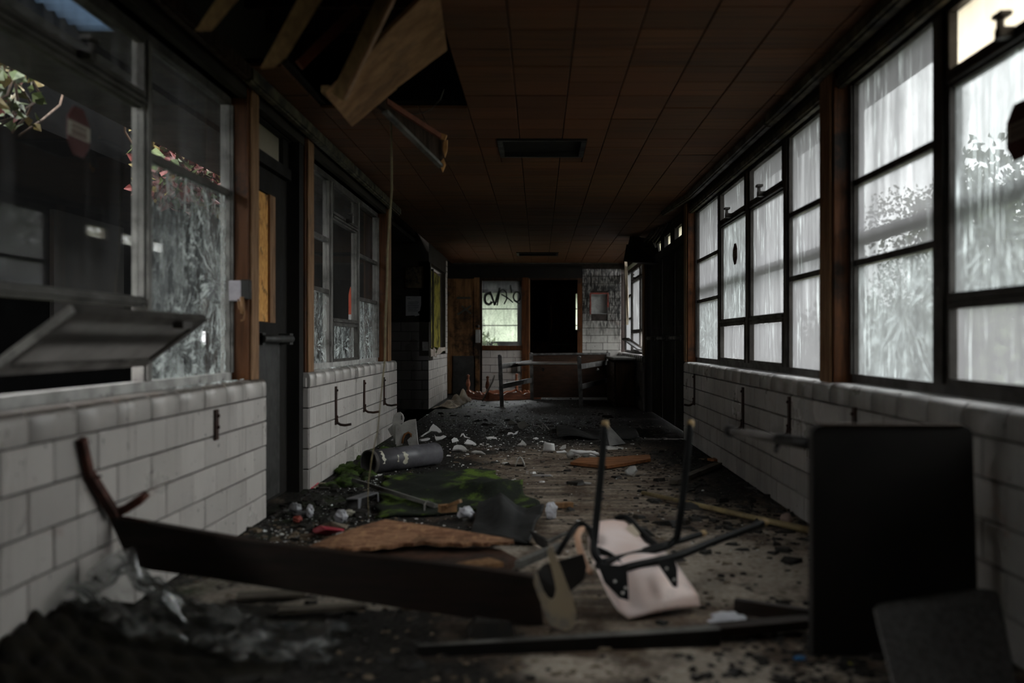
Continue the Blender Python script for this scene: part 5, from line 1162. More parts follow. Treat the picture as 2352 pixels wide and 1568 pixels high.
# long yellowish pole
t = thing('broom_pole', FL(1660, 1170), 'long yellowish broom pole lying across the floor to the tipped table', 'pole')
a, c = FL(1476, 1131, .02), FL(1880, 1222, .03); b = MB(); b.tube([a, a.lerp(c, .5), c], .016, 10, taper=[.8, 1, 1.1]); b.build('pole_shaft', simple('yellowed_wood_pole', (0.28, 0.215, 0.105), (0.17, 0.125, 0.06), 7, (0.5, 0.7), space='Object', grime=(0.06,0.045,0.025), gamt=(.5,.7)), t)
b = MB(); lump(b, FL(1807, 1192, .05), .035, (1, .8, 1), 3); b.build('ferrule', simple('pinkish_plastic', (0.32, 0.22, 0.19), (0.2, 0.14, 0.12), 9, (0.5, 0.7)), t)

# ---- mossy carpet and the rubber mat folded on it
mc, t_ = nodes('mossy_carpet'); k = NT(t_); pos = k.coord()
n1 = k.noise(k.coord(scale=(1, .6, 1)), 3.2, 8, .7); fz = k.noise(pos, 60, 4, .7)
col = k.mix(k.ramp(n1, .49, .62), (0.006, 0.007, 0.005), (0.085, 0.135, 0.014)); col = k.mix(k.ramp(fz, .4, .7, 0, .6), col, (0.012, 0.02, 0.005))
k.out(k.bsdf(col, .9, 0, k.math('ADD', n1, k.math('MULTIPLY', fz, .6)), .012, .2)); M['mossy'] = mc
cq = [FL(886, 1097), FL(1120, 1080), FL(1240, 1168), FL(862, 1194)]
def carpet(u, v):
    a = cq[3].lerp(cq[2], u); c = cq[0].lerp(cq[1], u); p = a.lerp(c, v)
    fold = 0.085 * math.exp(-((v - .34 - .05 * math.sin(u * 5)) / .07) ** 2) * max(0, min(1, (u - .38) * 4)) + .03 * math.exp(-((v - .5) / .08) ** 2) * u
    return Vector((p.x + .02 * math.sin(v * 23), p.y + .03 * math.sin(u * 14), .014 + fold + .008 * math.sin(u * 21) * math.sin(v * 17)))
b = MB(); b.sheet(carpet, 44, 40, .01); tag(b.build('mossy_carpet', M['mossy']), 'dark carpet piece overgrown with green moss in mid floor', 'carpet')
def mat(u, v):
    a = FL(1080, 1248).lerp(FL(1214, 1256), u); c = FL(1100, 1172).lerp(FL(1250, 1180), u); p = a.lerp(c, v)
    pk = max(0, 1 - abs(u - .36 + .16 * (v - .8)) / .26) ** 1.15 * v ** 1.2
    return Vector((p.x, p.y, .028 + .085 * pk + .02 * abs(math.sin(u * 7 + 1)) * v + .012 * math.sin(v * 9 + u * 4)))
b = MB(); b.sheet(mat, 30, 22, .012); tag(b.build('rubber_mat', M['rubber']), 'black rubber mat with a raised fold on the mossy carpet', 'mat')
b = MB(); b.bar(FL(815, 1103, .07), FL(1005, 1163, .03), .05, .022, (0,.4,1)); tag(b.build('trim_strip', M['trim_grey']), 'long dark trim strip lying across the mossy carpet', 'strip')
# grey metal channel lid with folded legs
t = thing('metal_channel', FL(830, 1150), 'grey bent metal channel lying left of the mossy carpet', 'channel')
z_ = .072
a, c, d_, e_ = FL(795, 1146, z_), FL(822, 1146, z_), FL(869, 1131, z_), FL(846, 1129, z_)
M['sheet_grey'] = simple('pale_grey_sheet', (0.22, 0.22, 0.23), (0.15, 0.15, 0.16), 6, (0.3, 0.5), 0.4, space='Object')
b = MB(); b.prism([a, c, d_, e_], .006); b.build('top_flange', M['sheet_grey'], t)
dz = Vector((0, 0, -z_ + .004))
b = MB(); b.prism([a, e_, e_ + dz, a + dz], .005); b.build('side_flange', M['black_metal'], t)
b = MB(); b.prism([c, c + (d_ - c) * .16, c + (d_ - c) * .08 + dz, c + dz], .005); b.build('end_tab', M['sheet_grey'], t); b = MB(); b.prism([d_, d_ - (d_ - c) * .06, d_ - (d_ - c) * .03 + dz * .8, d_ + dz * .8], .005); b.build('end_tab', M['sheet_grey'], t)
# strand board sheet, with a darker reddish board under it
mc, t_ = nodes('weathered_strand_board'); k = NT(t_)
n1 = k.noise(k.coord('Object', (5, 14, 5)), 2.2, 6, .7); n2 = k.noise(k.coord('Object', (16, 5, 5), (0, 0, .6)), 2.5, 5, .7)
col = k.mix(k.ramp(n1, .40, .62), (0.25, 0.130, 0.072), (0.13, 0.056, 0.028)); col = k.mix(k.ramp(n2, .50, .66, 0, .7), col, (0.34, 0.19, 0.095)); col = k.mix(k.ramp(k.noise(k.coord('Object'), 3, 6, .65), .54, .68, 0, .8), col, (0.05, 0.024, 0.012))
k.out(k.bsdf(col, .8, 0, k.math('ADD', n1, n2), .006, .2)); M['osb'] = mc
ed = [(715,1255),(742,1243),(790,1226),(838,1207),(885,1196),(930,1203),(985,1209),(1040,1218),(1100,1229),(1170,1240),(1178,1246),(1120,1249),(1060,1247),(1000,1251),(965,1245),(930,1256),(880,1254),(820,1262),(770,1258)]
def osb(u, v):
    top_ = [(712,1256),(760,1236),(820,1214),(885,1196),(960,1206),(1040,1218),(1110,1230),(1180,1242)]; bot_ = [(712,1258),(765,1262),(830,1261),(890,1256),(962,1247),(1040,1252),(1110,1250),(1180,1246)]
    f = u * 7; i = min(int(f), 6); g = f - i; a_ = Vector(top_[i]).lerp(Vector(top_[i+1]), g); c_ = Vector(bot_[i]).lerp(Vector(bot_[i+1]), g); q = c_.lerp(a_, v)
    return FL(q.x, q.y + 1.5 * math.sin(u * 60) * (v < .01), .07 + .02 * math.sin(u * 3.1) * v)
b = MB(); b.sheet(osb, 42, 10, .016, smooth=False); tag(b.build('strand_board_sheet', M['osb']), 'broken orange strand board sheet lying in front of the mossy carpet', 'board')
M['dark_board'] = simple('dark_reddish_board', (0.055, 0.024, 0.013), (0.022, 0.011, 0.007), 5, (0.5, 0.8), space='Object', grime=(0.012, 0.008, 0.006), gamt=(.5, .7), gscale=4)
plank('dark_board', [FL(x, y, .022) for x, y in ((705,1268),(800,1250),(960,1244),(1080,1256),(1150,1268),(1190,1290),(1120,1330),(900,1345),(760,1310))], .022, .03, M['dark_board'], 'dark reddish board under the orange strand board and behind the bench', 'board')
# litter with a shape of its own
M['pink'] = simple('pink_red_plastic', (0.62, 0.045, 0.085), (0.45, 0.03, 0.06), 6, (0.35, 0.55), space='Object')
t = thing('red_plastic_tray', FL(752, 1228), 'bright pink-red plastic tray piece at the strand board corner', 'tray')
z_ = .055; q = [FL(714,1214,.03), FL(735,1204,z_), FL(790,1213,z_ * .8), FL(792,1219,.05), FL(752,1230,.015), FL(744,1228,.01)]
b = MB(); b.add([FL(714,1216,.0), FL(737,1206,z_), FL(748,1216,z_), FL(790,1219,z_*.8), FL(750,1229,.004), FL(722,1224,.002), FL(790,1214,z_*.6)], [(0,1,2,5),(2,3,4,5),(1,6,3,2),(0,5,4),(0,4,3,6,1)]); b.build('tray_shell', M['pink'], t)
b = MB(); b.prism([FL(738,1206,z_+.01), FL(760,1198,z_+.03), FL(800,1206,z_+.015), FL(795,1214,z_+.005)], .006); b.build('torn_film', M['cloth'], t)
M['foil'] = simple('crumpled_pale_wrap', (0.50, 0.50, 0.53), (0.34, 0.34, 0.37), 9, (0.2, 0.4), space='Object')
def scrap(px, py, r, sq, mat, label, cat='wrapper', seed=0, name='crumpled_wrapper'):
    c = FL(px, py); b = MB(); lump(b, (c.x, c.y, r * sq[2] * .92), r, sq, seed + px, (11, 8)); b.sm = [False] * len(b.sm); return tag(b.build(name, mat), label, cat)
scrap(1071, 1192, .05, (1.1,.8,.75), M['foil'], 'crumpled white wrapper on moss right of the trim strip end')
scrap(1266, 1192, .045, (.8,.8,1.1), M['foil'], 'crumpled silvery wrapper beside the folded black rubber mat')
scrap(712, 1188, .03, (.7,.8,1.3), M['foil'], 'small upright white wrapper near the dark left door foot')
scrap(783, 1199, .04, (1,.8,.9), M['foil'], 'crumpled clear wrapper just behind the pink-red tray')
scrap(803, 1186, .03, (1.2,.9,.7), M['flake'], 'small yellowish foam lump behind the clear wrapper', 'foam')
scrap(678, 1182, .04, (1,.8,.9), M['sheet_grey'], 'grey-blue crumpled scrap near the dark left door foot', 'scrap', 3, 'plastic_scrap')
scrap(683, 1200, .028, (1,.8,.7), M['red_lead'], 'dull red scrap left of the pink-red tray', 'scrap', 5, 'plastic_scrap')
scrap(696, 1186, .03, (1.6,.9,.5), M['sheet_grey'], 'clear grey scrap between the two small wrappers by the door', 'scrap', 6, 'plastic_scrap')
t = thing('torn_red_packet', FL(735, 1115), 'flat torn red and white packet at the far left pier corner', 'packet')
b = MB(); b.prism([FL(709,1122,.006), FL(722,1112,.006), FL(732,1108,.012), FL(722,1120,.006)], .006); b.build('red_flap', M['pink'], t)
b = MB(); b.prism([FL(720,1121,.008), FL(736,1109,.02), FL(825,1108,.01), FL(828,1114,.008), FL(745,1115,.008)], .006); b.build('white_sheet', M['cloth'], t)
t = thing('broken_bracket', FL(1030, 1165), 'small broken wooden bracket at the trim strip end', 'bracket')
b = MB(); b.bar(FL(1010, 1168, .075), FL(1046, 1165, .075), .05, .04); b.build('block', M['wood_edge'], t)
b = MB(); b.bar(FL(1028, 1162, .09), FL(1058, 1150, .13), .02, .018); b.build('splinter', M['wood_edge'], t)
b = MB(); b.tube([FL(975,1172,.06), FL(975,1158,.08), FL(982,1148,.09), FL(996,1156,.08)], .004, 6); b.build('wire_loop', M['alu'], t)
# ================================================================ FOREGROUND
M['bench_dark'] = simple('dark_bench_timber', (0.022, 0.013, 0.009), (0.012, 0.008, 0.006), 3, (0.4, 0.65), space='Object', stretch=(1.2, 9, 9))
t = thing('torn_bench', (-0.7, 3.4, 0), 'long dark sagging bench plank torn off the wall and lying across the floor', 'bench')
top = [(250,1188,3.42),(330,1200,3.41),(450,1222,3.40),(600,1248,3.39),(800,1272,3.38),(1000,1294,3.37),(1150,1313,3.36),(1236,1328,3.36)]
bot = [(298,1297,3.42),(350,1310,3.41),(450,1323,3.40),(600,1346,3.39),(800,1378,3.38),(1000,1408,3.37),(1150,1430,3.36),(1248,1443,3.36)]
b = MB(); n = len(top); A4 = [P(*q) for q in top]; B4 = [P(*q) for q in bot]
for q in B4: q.z = max(q.z, 0.004)
d = Vector((0, 0.034, 0.004)); vs = A4 + B4 + [q + d for q in A4] + [q + d for q in B4]; fs = []
for i in range(n - 1):
    fs += [(i, n+i, n+i+1, i+1), (2*n+i, 2*n+i+1, 3*n+i+1, 3*n+i), (i, i+1, 2*n+i+1, 2*n+i), (n+i, 3*n+i, 3*n+i+1, n+i+1)]
fs += [(0, 2*n, 3*n, n), (n-1, 2*n-1, 4*n-1, 3*n-1)]
b.add(vs, fs); pl_ = b.build('plank', M['bench_dark'], t)
b = MB(); b.prism([P(262,1184,3.44), P(300,1187,3.43), P(340,1198,3.42), P(338,1206,3.42), P(260,1192,3.43)], .02); b.build('splintered_corner', M['rust'], t)
b = MB(); b.bar(P(188,1008,3.18), P(206,1092,3.24), .022, .03, (0,1,0)); b.bar(P(206,1090,3.24), P(264,1182,3.40), .03, .03, (0,1,0)); b.tube([P(262,1180,3.40), P(290,1168,3.42), P(318,1150,3.42), P(340,1133,3.44)], .018, 8, taper=[1,.9,.9,.7]); b.build('bent_support', M['rust'], t)
b = MB(); b.bar(P(212,1097,3.25), P(233,1093,3.25), .008, .008); b.build('bolt', M['iron'], t)
M['top_dark'] = simple('dark_table_top', (0.012, 0.0105, 0.0095), (0.019, 0.016, 0.014), 4, (0.5, 0.75), space='Object', spec=0.15)
# pale cut-out end piece with the long slot
mc, t_ = nodes('worn_pale_end_piece'); k = NT(t_); n1 = k.noise(k.coord('Object'), 7, 6, .6)
col = k.mix(k.ramp(n1, .42, .60), (0.36, 0.28, 0.185), (0.19, 0.175, 0.16)); k.out(k.bsdf(col, .5, 0, n1, .004, .4)); M['endpiece'] = mc
Ye = 3.30
q = [(1226,1316),(1233,1315),(1238,1330),(1248,1358),(1258,1372),(1268,1378),(1274,1370),(1277,1355),(1274,1335),(1266,1302),(1258,1275),(1257,1262),(1263,1252),(1271,1256),(1276,1275),(1287,1300),(1302,1340),(1314,1370),(1324,1405),(1322,1425),(1314,1443),(1300,1447),(1290,1444),(1266,1434),(1254,1412),(1238,1372),(1226,1338)]
b = MB(); b.prism([P(x, y, Ye - (y - 1350) * 0.0002) for x, y in q], .03); b.build('slotted_end', M['endpiece'], t)
b = MB(); b.prism([P(1228,1320,3.40), P(1250,1296,3.43), P(1338,1272,3.46), P(1346,1300,3.46), P(1340,1330,3.46), P(1300,1365,3.43), P(1252,1378,3.40)], .02); b.build('dark_bracket_plate', M['top_dark'], t)

# overturned moulded chair on a black tube frame
mc, t_ = nodes('scuffed_pink_shell'); k = NT(t_); n1 = k.noise(k.coord('Object'), 6, 6, .65); n2 = k.noise(k.coord('Object'), 2.2, 3, .6)
col = k.mix(k.ramp(n2, .40, .62), (0.80, 0.67, 0.64), (0.70, 0.52, 0.46)); col = k.mix(k.ramp(n1, .56, .70, 0, .55), col, (0.20, 0.15, 0.14)); k.out(k.bsdf(col, .38, 0, n1, .002, .5)); M['shell'] = mc
M['tube'] = simple('black_gloss_tube', (0.006, 0.006, 0.006), (0.010, 0.010, 0.010), 8, (0.42, 0.55), space='Object', spec=0.1)
M['glide'] = simple('tan_foot_glide', (0.34, 0.23, 0.11), (0.22, 0.15, 0.07), 9, (0.5, 0.7), space='Object')
t = thing('overturned_chair', (0.42, 3.7, 0), 'overturned chair with pale pink shell and black tube legs in the air', 'chair')
sec = [  # left edge, right edge from the front lip on the floor to the far end
 (P(1444,1428,3.40), P(1607,1392,3.56)), (P(1418,1400,3.42), P(1603,1368,3.58)), (P(1394,1362,3.48), P(1588,1345,3.62)), (P(1378,1325,3.56), P(1568,1318,3.68)),
 (P(1362,1290,3.66), P(1550,1290,3.74)), (P(1352,1262,3.76), P(1524,1266,3.82)), (P(1350,1235,3.86), P(1486,1250,3.90)), (P(1356,1212,3.95), P(1462,1222,3.98)), (P(1368,1200,4.02), P(1440,1200,4.04))]
for a_, c_ in sec:
    a_.z = max(a_.z, .012); c_.z = max(c_.z, .012)
def shell(u, v):
    f = u * (len(sec) - 1); i = min(int(f), len(sec) - 2); g = f - i
    l = sec[i][0].lerp(sec[i+1][0], g); r = sec[i][1].lerp(sec[i+1][1], g); p = l.lerp(r, v)
    bul = math.sin(math.pi * v); return p + Vector((0, -.035, .028)) * bul * (0.4 + 0.6 * math.sin(math.pi * min(u * 1.1, 1)))
b = MB(); b.sheet(shell, 26, 16, .007); b.build('seat_shell', M['shell'], t)
b = MB(); b.tube([P(1350,1212,3.9), P(1334,1216,3.82), P(1326,1232,3.76), P(1330,1255,3.7), P(1338,1280,3.66), P(1350,1306,3.6), P(1358,1315,3.58)], .013, 8, taper=[.7,1,1,1,1,1,.7]); b.build('shell_rim', simple('peach_shell_rim', (0.50, 0.30, 0.20), (0.38, 0.22, 0.14), 6, (0.4, 0.6), space='Object'), t)
def leg(pts, r=.0145, name='leg', caps=None):
    b = MB(); b.tube(pts, r, 12); o = b.build(name, M['tube'], t)
    if caps:
        c, dr = caps; g = MB(); g.lathe([(r*.9, -.02), (r*1.02, -.018), (r*1.05, .002), (r*.8, .010), (0, .012)], c, dr, 12); g.build('foot_glide', M['glide'], o)
    return o
def curve(pts, n=5):
    pts = [Vector(p) for p in pts]; out = []
    for i in range(len(pts) - 1):
        p0, p1, p2, p3 = pts[max(i-1,0)], pts[i], pts[i+1], pts[min(i+2,len(pts)-1)]
        for q in range(n):
            s_ = q / n; out.append(0.5 * ((2*p1) + (p2-p0)*s_ + (2*p0-5*p1+4*p2-p3)*s_*s_ + (3*p1-p0-3*p2+p3)*s_**3))
    return out + [pts[-1]]
tA, tB = P(1390,972,3.72), P(1586,970,3.84)
leg(curve([tA, P(1378,1110,3.70), P(1366,1230,3.66), P(1366,1268,3.62), P(1380,1292,3.60)]), caps=(tA, (.05,0,1)))
leg(curve([tB, P(1573,1100,3.82), P(1558,1215,3.80), P(1550,1240,3.80), P(1534,1254,3.78)]), caps=(tB, (.05,0,1)))
leg(curve([P(1380,1292,3.60), P(1440,1278,3.68), P(1534,1254,3.78)]), .0145, 'cross_tube')
tC, tD = P(1616,1224,4.02), P(1757,1200,4.10)
leg(curve([P(1372,1300,3.58), P(1420,1284,3.66), P(1500,1258,3.80), P(1560,1242,3.92), tC]), .013, caps=(tC, (tC - P(1560,1242,3.92)).normalized()))
leg(curve([P(1390,1318,3.52), P(1450,1300,3.58), P(1556,1276,3.70), P(1640,1243,3.88), tD]), .0155, caps=(tD, (tD - P(1640,1243,3.88)).normalized()))
leg(curve([P(1372,1262,3.70), P(1400,1276,3.68), P(1430,1300,3.62)]), .014, 'brace_tube')
leg(curve([P(1412,1193,4.06), P(1428,1187,4.06), P(1446,1193,4.04), P(1478,1228,3.95), P(1520,1262,3.82)]), .013, 'back_tube')
leg(curve([P(1280,1272,3.74), P(1300,1240,3.78), P(1318,1212,3.84), P(1334,1202,3.86), P(1352,1214,3.84), P(1362,1236,3.76)]), .012, 'back_tube')
for (pl, rv) in (([(1372,1296),(1440,1300),(1443,1345),(1444,1378),(1424,1372),(1388,1336)], [(1412,1335),(1430,1362),(1437,1350)]), ([(1510,1292),(1548,1280),(1556,1310),(1556,1348),(1546,1346),(1530,1322)], [(1531,1306),(1548,1331)])):
    b = MB(); b.prism([P(x, y, 3.40 + (1380 - y) * .0016) for x, y in pl], .006); br_ = b.build('seat_bracket', M['tube'], t)
    for (x, y) in rv:
        b = MB(); b.lathe([(.006, 0), (.006, .003), (0, .006)], P(x, y, 3.393 + (1380 - y) * .0016), (0,-1,.3), 8); b.build('rivet', M['metal_edge'], br_)
b = MB(); c_ = (P(1446,1210,3.97) + P(1462,1230,3.93)) / 2; b.bar(P(1445,1208,3.96), P(1464,1231,3.92), .03, .008, (0,-1,.5)); b.build('hand_slot', simple('pale_slot_edge', (0.60, 0.52, 0.42), (0.5, 0.42, 0.33), 6, (0.4, 0.6), space='Object'), t)

# black plate with a grey top edge behind the end piece
t = thing('bent_channel', FL(1265, 1248), 'black bent channel lying behind the pale slotted end piece', 'channel')
b = MB(); b.prism([FL(1217,1217,.06), FL(1258,1240,.06), FL(1256,1262,.01), FL(1236,1250,.01)], .012); b.build('black_flange', M['black_metal'], t)
b = MB(); b.prism([FL(1256,1241,.06), FL(1303,1220,.06), FL(1300,1226,.05), FL(1256,1250,.04)], .012); b.build('grey_flange', M['trim_grey'], t)

# tipped table: thick dark top standing on edge, tube leg behind
t = thing('tipped_table', (1.12, 3.08, 0), 'black table tipped on edge with its dark top facing the room', 'table')
Yt = 3.03; x0, x1, z1 = P(1868, 980, Yt).x, P(2236, 980, Yt).x, P(1868, 978, Yt).z
M['top_dark'] = simple('dark_table_top', (0.012, 0.0105, 0.0095), (0.019, 0.016, 0.014), 4, (0.5, 0.75), space='Object')
r = .03; pg = []
for (cx, cz, a0) in ((x0 + r, z1 - r, 180), (x1 - r, z1 - r, 90)):
    for i in range(5):
        a = math.radians(a0 - i * 22.5); pg.append((cx + r * math.cos(a), Yt, cz + r * math.sin(a)))
pg = [(x0, Yt, 0.004)] + pg + [(x1 + .02, Yt, 0.004)]
b = MB(); b.prism([Vector(q) + Vector((0, .03, 0)) for q in pg], .05); tp = b.build('table_top', M['top_dark'], t)
b = MB(); b.box(x0 + .03, x1 - .03, Yt - .002, Yt + .062, z1 - .001, z1 + .004); b.build('worn_edge', M['wood_dark'], tp)
b = MB(); b.bar((x0 + .03, Yt + .075, .05), (x0 + .03, Yt + .075, z1 - .06), .03, .035, (0,1,0)); b.bar((x1 - .05, Yt + .075, .05), (x1 - .05, Yt + .075, z1 - .06), .03, .035, (0,1,0)); b.bar((x0 + .03, Yt + .075, z1 - .08), (x1 - .05, Yt + .075, z1 - .08), .03, .035); b.build('under_frame', M['black_metal'], t)
la, lm, lb2 = P(1866, 1019, Yt + .06), P(1790, 1008, Yt + .30), P(1682, 991, Yt + .62)
b = MB(); b.tube([la, lm], .020, 10); lg = b.build('leg', M['black_metal'], t)
b = MB(); b.tube([lm, lb2], .015, 10, taper=[1.1, 1.0]); b.build('leg_sleeve', simple('grey_leg_sleeve', (0.16, 0.145, 0.135), (0.10, 0.09, 0.085), 7, (0.4, 0.6), 0.3, space='Object'), lg)
b = MB(); b.tube([lb2, lb2 + (lb2 - lm).normalized() * .03], .021, 10); b.build('foot_cap', M['black_metal'], lg)
b = MB(); b.bar(lm + Vector((.0,.01,-.01)), lm + Vector((-.015,-.01,-.045)), .012, .012); b.build('lock_tab', M['black_metal'], lg)
# grey board leaning in front of it
mc, t_ = nodes('grey_speckled_board'); k = NT(t_); n1 = k.noise(k.coord('Object'), 60, 3, .6); n2 = k.noise(k.coord('Object'), 7, 5, .65)
col = k.mix(k.ramp(n1, .35, .65), (0.115, 0.11, 0.105), (0.075, 0.07, 0.066)); col = k.mix(k.ramp(n2, .60, .70), col, (0.02, 0.018, 0.017)); k.out(k.bsdf(col, .75, 0, n1, .002, .3)); M['grey_board'] = mc
q = [P(2008,1398,2.78), P(2014,1390,2.785), P(2130,1371,2.80), P(2250,1354,2.82), P(2282,1358,2.82), P(2292,1366,2.82)]
lo_ = [Vector((P(2340,1560,2.62).x, 2.62, 0.006)), Vector((P(2062,1560,2.62).x, 2.62, 0.006))]
b = MB(); b.prism(q + lo_, .018); tag(b.build('grey_board', M['grey_board']), 'grey speckled board leaning against the tipped black table', 'board')
# dark strips across the near floor
t = thing('metal_angle', FL(1400, 1470), 'long dark metal angle lying across the floor in front of the chair', 'angle')
a, c = FL(960, 1487, .02), FL(1650, 1441, .05); b = MB(); b.bar(a, c, .055, .006); b.build('top_flange', M['trim_grey'], t)
b = MB(); b.bar(a + Vector((0,-.03,-.012)), c + Vector((0,-.03,-.026)), .006, .05); b.build('front_flange', M['black_metal'], t)
b = MB(); b.bar(FL(1640, 1447, .03), FL(1862, 1427, .04), .07, .03); tag(b.build('dark_batten', M['bench_dark']), 'dark batten between the metal angle and the tipped table', 'batten')
b = MB(); b.bar(FL(1687, 1390, .045), FL(1862, 1416, .03), .035, .05); tag(b.build('dark_batten', M['bench_dark']), 'short dark stick behind the white plastic scrap', 'batten')
c = FL(1675, 1438); b = MB(); lump(b, (c.x, c.y, .02), .055, (1.3, .9, .55), 21, (12, 8)); tag(b.build('plastic_scrap', M['foil']), 'pale grey plastic scrap on the dark batten by the table', 'scrap')
b = MB(); b.bar(FL(640, 1402, .03), FL(840, 1392, .03), .06, .015); tag(b.build('pale_batten', M['timber_dim']), 'pale short batten on the floor under the torn bench', 'batten')
b = MB(); b.bar(FL(545, 1370, .02), FL(700, 1362, .015), .09, .012); tag(b.build('pale_batten', M['timber_dim']), 'broad pale board scrap under the left half of the bench', 'batten')
b = MB(); b.bar(FL(1020, 1310, .06), FL(1140, 1290, .06), .11, .02); tag(b.build('tan_board', M['wood_edge']), 'tan board end between the strand board and chair', 'board')
b = MB(); b.bar(FL(1190, 1296, .08), FL(1285, 1254, .09), .03, .03); tag(b.build('grey_stick', M['trim_grey']), 'grey stick lying from the strand board towards the chair', 'stick')
M['blue'] = simple('blue_plastic', (0.03, 0.16, 0.35), (0.02, 0.11, 0.26), 9, (0.3, 0.5), space='Object'); M['yell'] = simple('yellow_plastic', (0.5, 0.42, 0.03), (0.4, 0.33, 0.03), 9, (0.4, 0.6), space='Object')
scrap(1838, 1516, .014, (1.5, 1, .5), M['blue'], 'tiny blue scrap on the floor left of the tipped table foot', 'scrap', 8, 'plastic_scrap')
scrap(1952, 1533, .009, (1, 1, .8), M['yell'], 'tiny yellow scrap on the floor below the tipped table', 'scrap', 9, 'plastic_scrap')
# clear plastic film by the left wall
mc, t_ = nodes('clear_plastic_film'); k = NT(t_)
fw_ = k.n('LayerWeight', {'Blend': 0.35}).outputs['Facing']; n1 = k.noise(k.coord('Object'), 9, 5, .6)
tr = k.n('BsdfTransparent', {'Color': (.93, .94, .94, 1)}).outputs[0]; gl = k.n('BsdfGlossy', {'Color': (.9, .9, .9, 1), 'Roughness': .12}).outputs[0]; df = k.n('BsdfDiffuse', {'Color': (.5, .49, .47, 1)}).outputs[0]
s1_ = k.n('MixShader', {0: k.math('MULTIPLY', k.math('POWER', fw_, 1.8), .85), 1: tr, 2: gl}).outputs[0]
k.out(k.n('MixShader', {0: k.ramp(n1, .50, .72, .01, .22), 1: s1_, 2: df}).outputs[0]); M['film'] = mc
def film(u, v):
    x = -1.46 + .80 * u; y = 2.93 + .40 * v - .04 * u
    w = math.exp(-((u - .17) / .17) ** 2) * math.exp(-((v - .55) / .30) ** 2)
    cr = .035 * math.sin(u * 19 + 6 * v) * math.sin(v * 13 - 4 * u) + .02 * math.sin(u * 41 + 9 * v * v) + .012 * math.sin(v * 53 + u * 20)
    return Vector((x + .03 * math.sin(v * 17), y + .03 * math.sin(u * 15), .02 + .16 * (1 - u) ** 2 + .11 * w * (1 + .5 * math.sin(u * 33 + v * 7)) + abs(cr) * .8 * (0.45 + .55 * (1 - u))))
b = MB(); b.sheet(film, 56, 48, .0015); tag(b.build('plastic_sheet', M['film']), 'crumpled clear plastic sheet on the floor by the near left wall', 'plastic sheet')

# ================================================================ RUBBLE nobody could count
M['muck'] = simple('black_muck', (0.010, 0.009, 0.007), (0.022, 0.018, 0.012), 14, (0.6, 0.9), spec=0.15)
def crumbs(name, mat, n, area, size, seed, flat=.5, clusters=None):
    rr = random.Random(seed); b = MB()
    for i in range(n):
        if clusters and rr.random() < .75:
            cx, cy, s_ = rr.choice(clusters); x, y = rr.gauss(cx, s_), rr.gauss(cy, s_ * 1.3)
        else: x, y = rr.uniform(area[0], area[1]), area[2] + (area[3] - area[2]) * rr.random()
        x = max(-1.49, min(1.42, x)); s = size * rr.uniform(.4, 1.0) * (2.2 if rr.random() < .06 else 1); h = s * flat * rr.uniform(.4, 1.2)
        k_ = rr.randint(3, 5); a0 = rr.random() * 6.28; base = []; up = []
        for q in range(k_):
            a = a0 + q * 6.28 / k_ + rr.uniform(-.3, .3); rad = s * rr.uniform(.6, 1.1); base.append(Vector((x + math.cos(a) * rad, y + math.sin(a) * rad, 0.001))); up.append(Vector((x + math.cos(a) * rad * .75 + rr.uniform(-.2,.2) * s, y + math.sin(a) * rad * .75, h * rr.uniform(.5, 1.1))))
        b.add(base + up, [tuple(range(k_, 2 * k_))] + [(q, (q+1) % k_, k_ + (q+1) % k_, k_ + q) for q in range(k_)])
    return tag(b.build(name, mat, floor_ob), kind='stuff')
M['crumb_dark'] = simple('black_debris', (0.007, 0.006, 0.005), (0.020, 0.016, 0.012), 30, (0.5, 0.85))
M['crumb_tan'] = simple('tan_debris', (0.16, 0.12, 0.08), (0.08, 0.058, 0.038), 30, (0.6, 0.9))
M['crumb_glass'] = simple('glass_crumbs', (0.85, 0.9, 0.88), (0.6, 0.64, 0.64), 30, (0.08, 0.2))
crumbs('dark_rubble', M['crumb_dark'], 6500, (-1.48, 1.40, 2.7, 17.2), .020, 1, .5, [(-1.3, 6.9, .25), (-1.2, 5.6, .3), (1.2, 5.6, .35), (1.1, 7.8, .4), (.2, 10.6, .5), (-.4, 9.8, .5), (-.8, 2.95, .3), (.9, 3.0, .2), (.9, 10.4, .4)])
crumbs('large_dark_rubble', M['crumb_dark'], 260, (-1.45, 1.38, 3.2, 13), .06, 2, .5, [(1.2, 6.2, .3), (-1.3, 5.4, .3), (-.9, 3.0, .2), (.2, 10.5, .5), (1.0, 5.2, .3)])
crumbs('tan_rubble', M['crumb_tan'], 1100, (-1.45, 1.38, 2.7, 9), .022, 3, .35, [(-1.2, 4.6, .25), (-1.15, 4.8, .2), (-.2, 2.85, .4), (.6, 5.2, .5)])
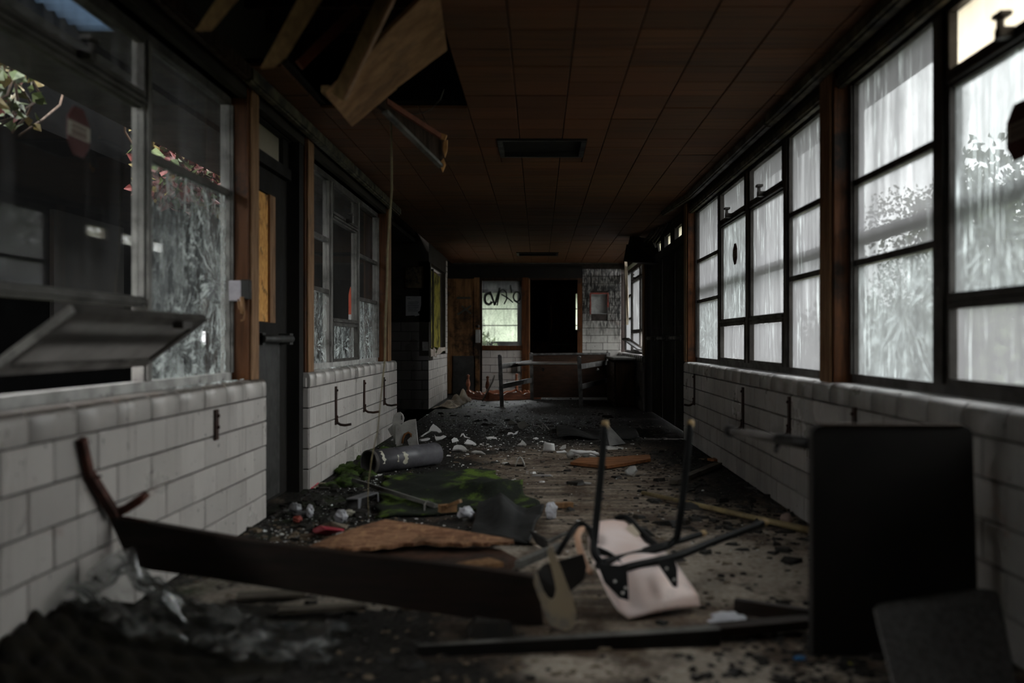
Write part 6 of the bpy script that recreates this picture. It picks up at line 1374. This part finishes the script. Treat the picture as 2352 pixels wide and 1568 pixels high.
crumbs('white_rubble', M['white_c'], 520, (-1.2, 1.0, 4.4, 11), .014, 4, .5, [(-1.1, 4.75, .22), (-.9, 5.4, .2), (-.7, 9.3, .35), (-.2, 9.0, .3), (.3, 9.2, .3), (-.9, 8.6, .3)])
crumbs('glass_rubble', M['crumb_glass'], 2600, (-1.45, 1.2, 4.5, 17), .0065, 5, .8, [(-1.0, 12.2, .5), (0, 12.6, .6), (-1.1, 5.3, .25), (-.6, 10.9, .5), (-.8, 7.1, .4), (-1.25, 6.7, .15), (-1.2, 4.7, .2), (-.6, 11.5, .5), (.2, 10.6, .5)])
rr = random.Random(31); b = MB()
for i in range(260):
    X_ = rr.uniform(-1.64, -1.55); y = rr.choice((rr.uniform(4.2, 5.1), rr.uniform(6.7, 9.7))); s = rr.uniform(.005, .014)
    pts = [Vector((X_ + rr.uniform(-s, s), y + rr.uniform(-s, s), SILL + .001 + rr.uniform(0, s * .7))) for _ in range(4)]; b.add(pts, [(0,1,2),(0,2,3),(0,3,1),(1,3,2)])
tag(b.build('sill_glass_rubble', M['crumb_glass'], wl), kind='stuff')
# bank of black muck along the near left wall
rr = random.Random(44); b = MB()
def bank(u, v):
    y = 2.45 + 1.15 * u; x = XL + .008 + .75 * v
    e_ = (1 - v) ** 1.6 * (0.5 + .5 * math.sin(min(u * 1.25, 1) * math.pi)) * (0.16 if y < 3.35 else .16 * max(0, 1 - (y - 3.35) / .25))
    n_ = .018 * math.sin(u * 37 + v * 21) * math.sin(v * 29 - u * 11) + .012 * math.sin(u * 83 + v * 47)
    return Vector((x, y, max(.003, e_ + n_ * (1 - v))))
b.sheet(bank, 46, 30, .006); tag(b.build('muck_bank', M['muck'], floor_ob), kind='stuff')
# moss along the foot of the far left pier
b = MB(); rr = random.Random(12)
for i in range(70):
    y = rr.uniform(6.5, 8.8); lump(b, (XL + rr.uniform(.01, .28) * (1.2 - (y - 6.5) * .25), y, rr.uniform(-.01, .015)), rr.uniform(.03, .07), (1, 1.3, .6), i)
tag(b.build('moss_bank', M['moss'], floor_ob), kind='stuff')
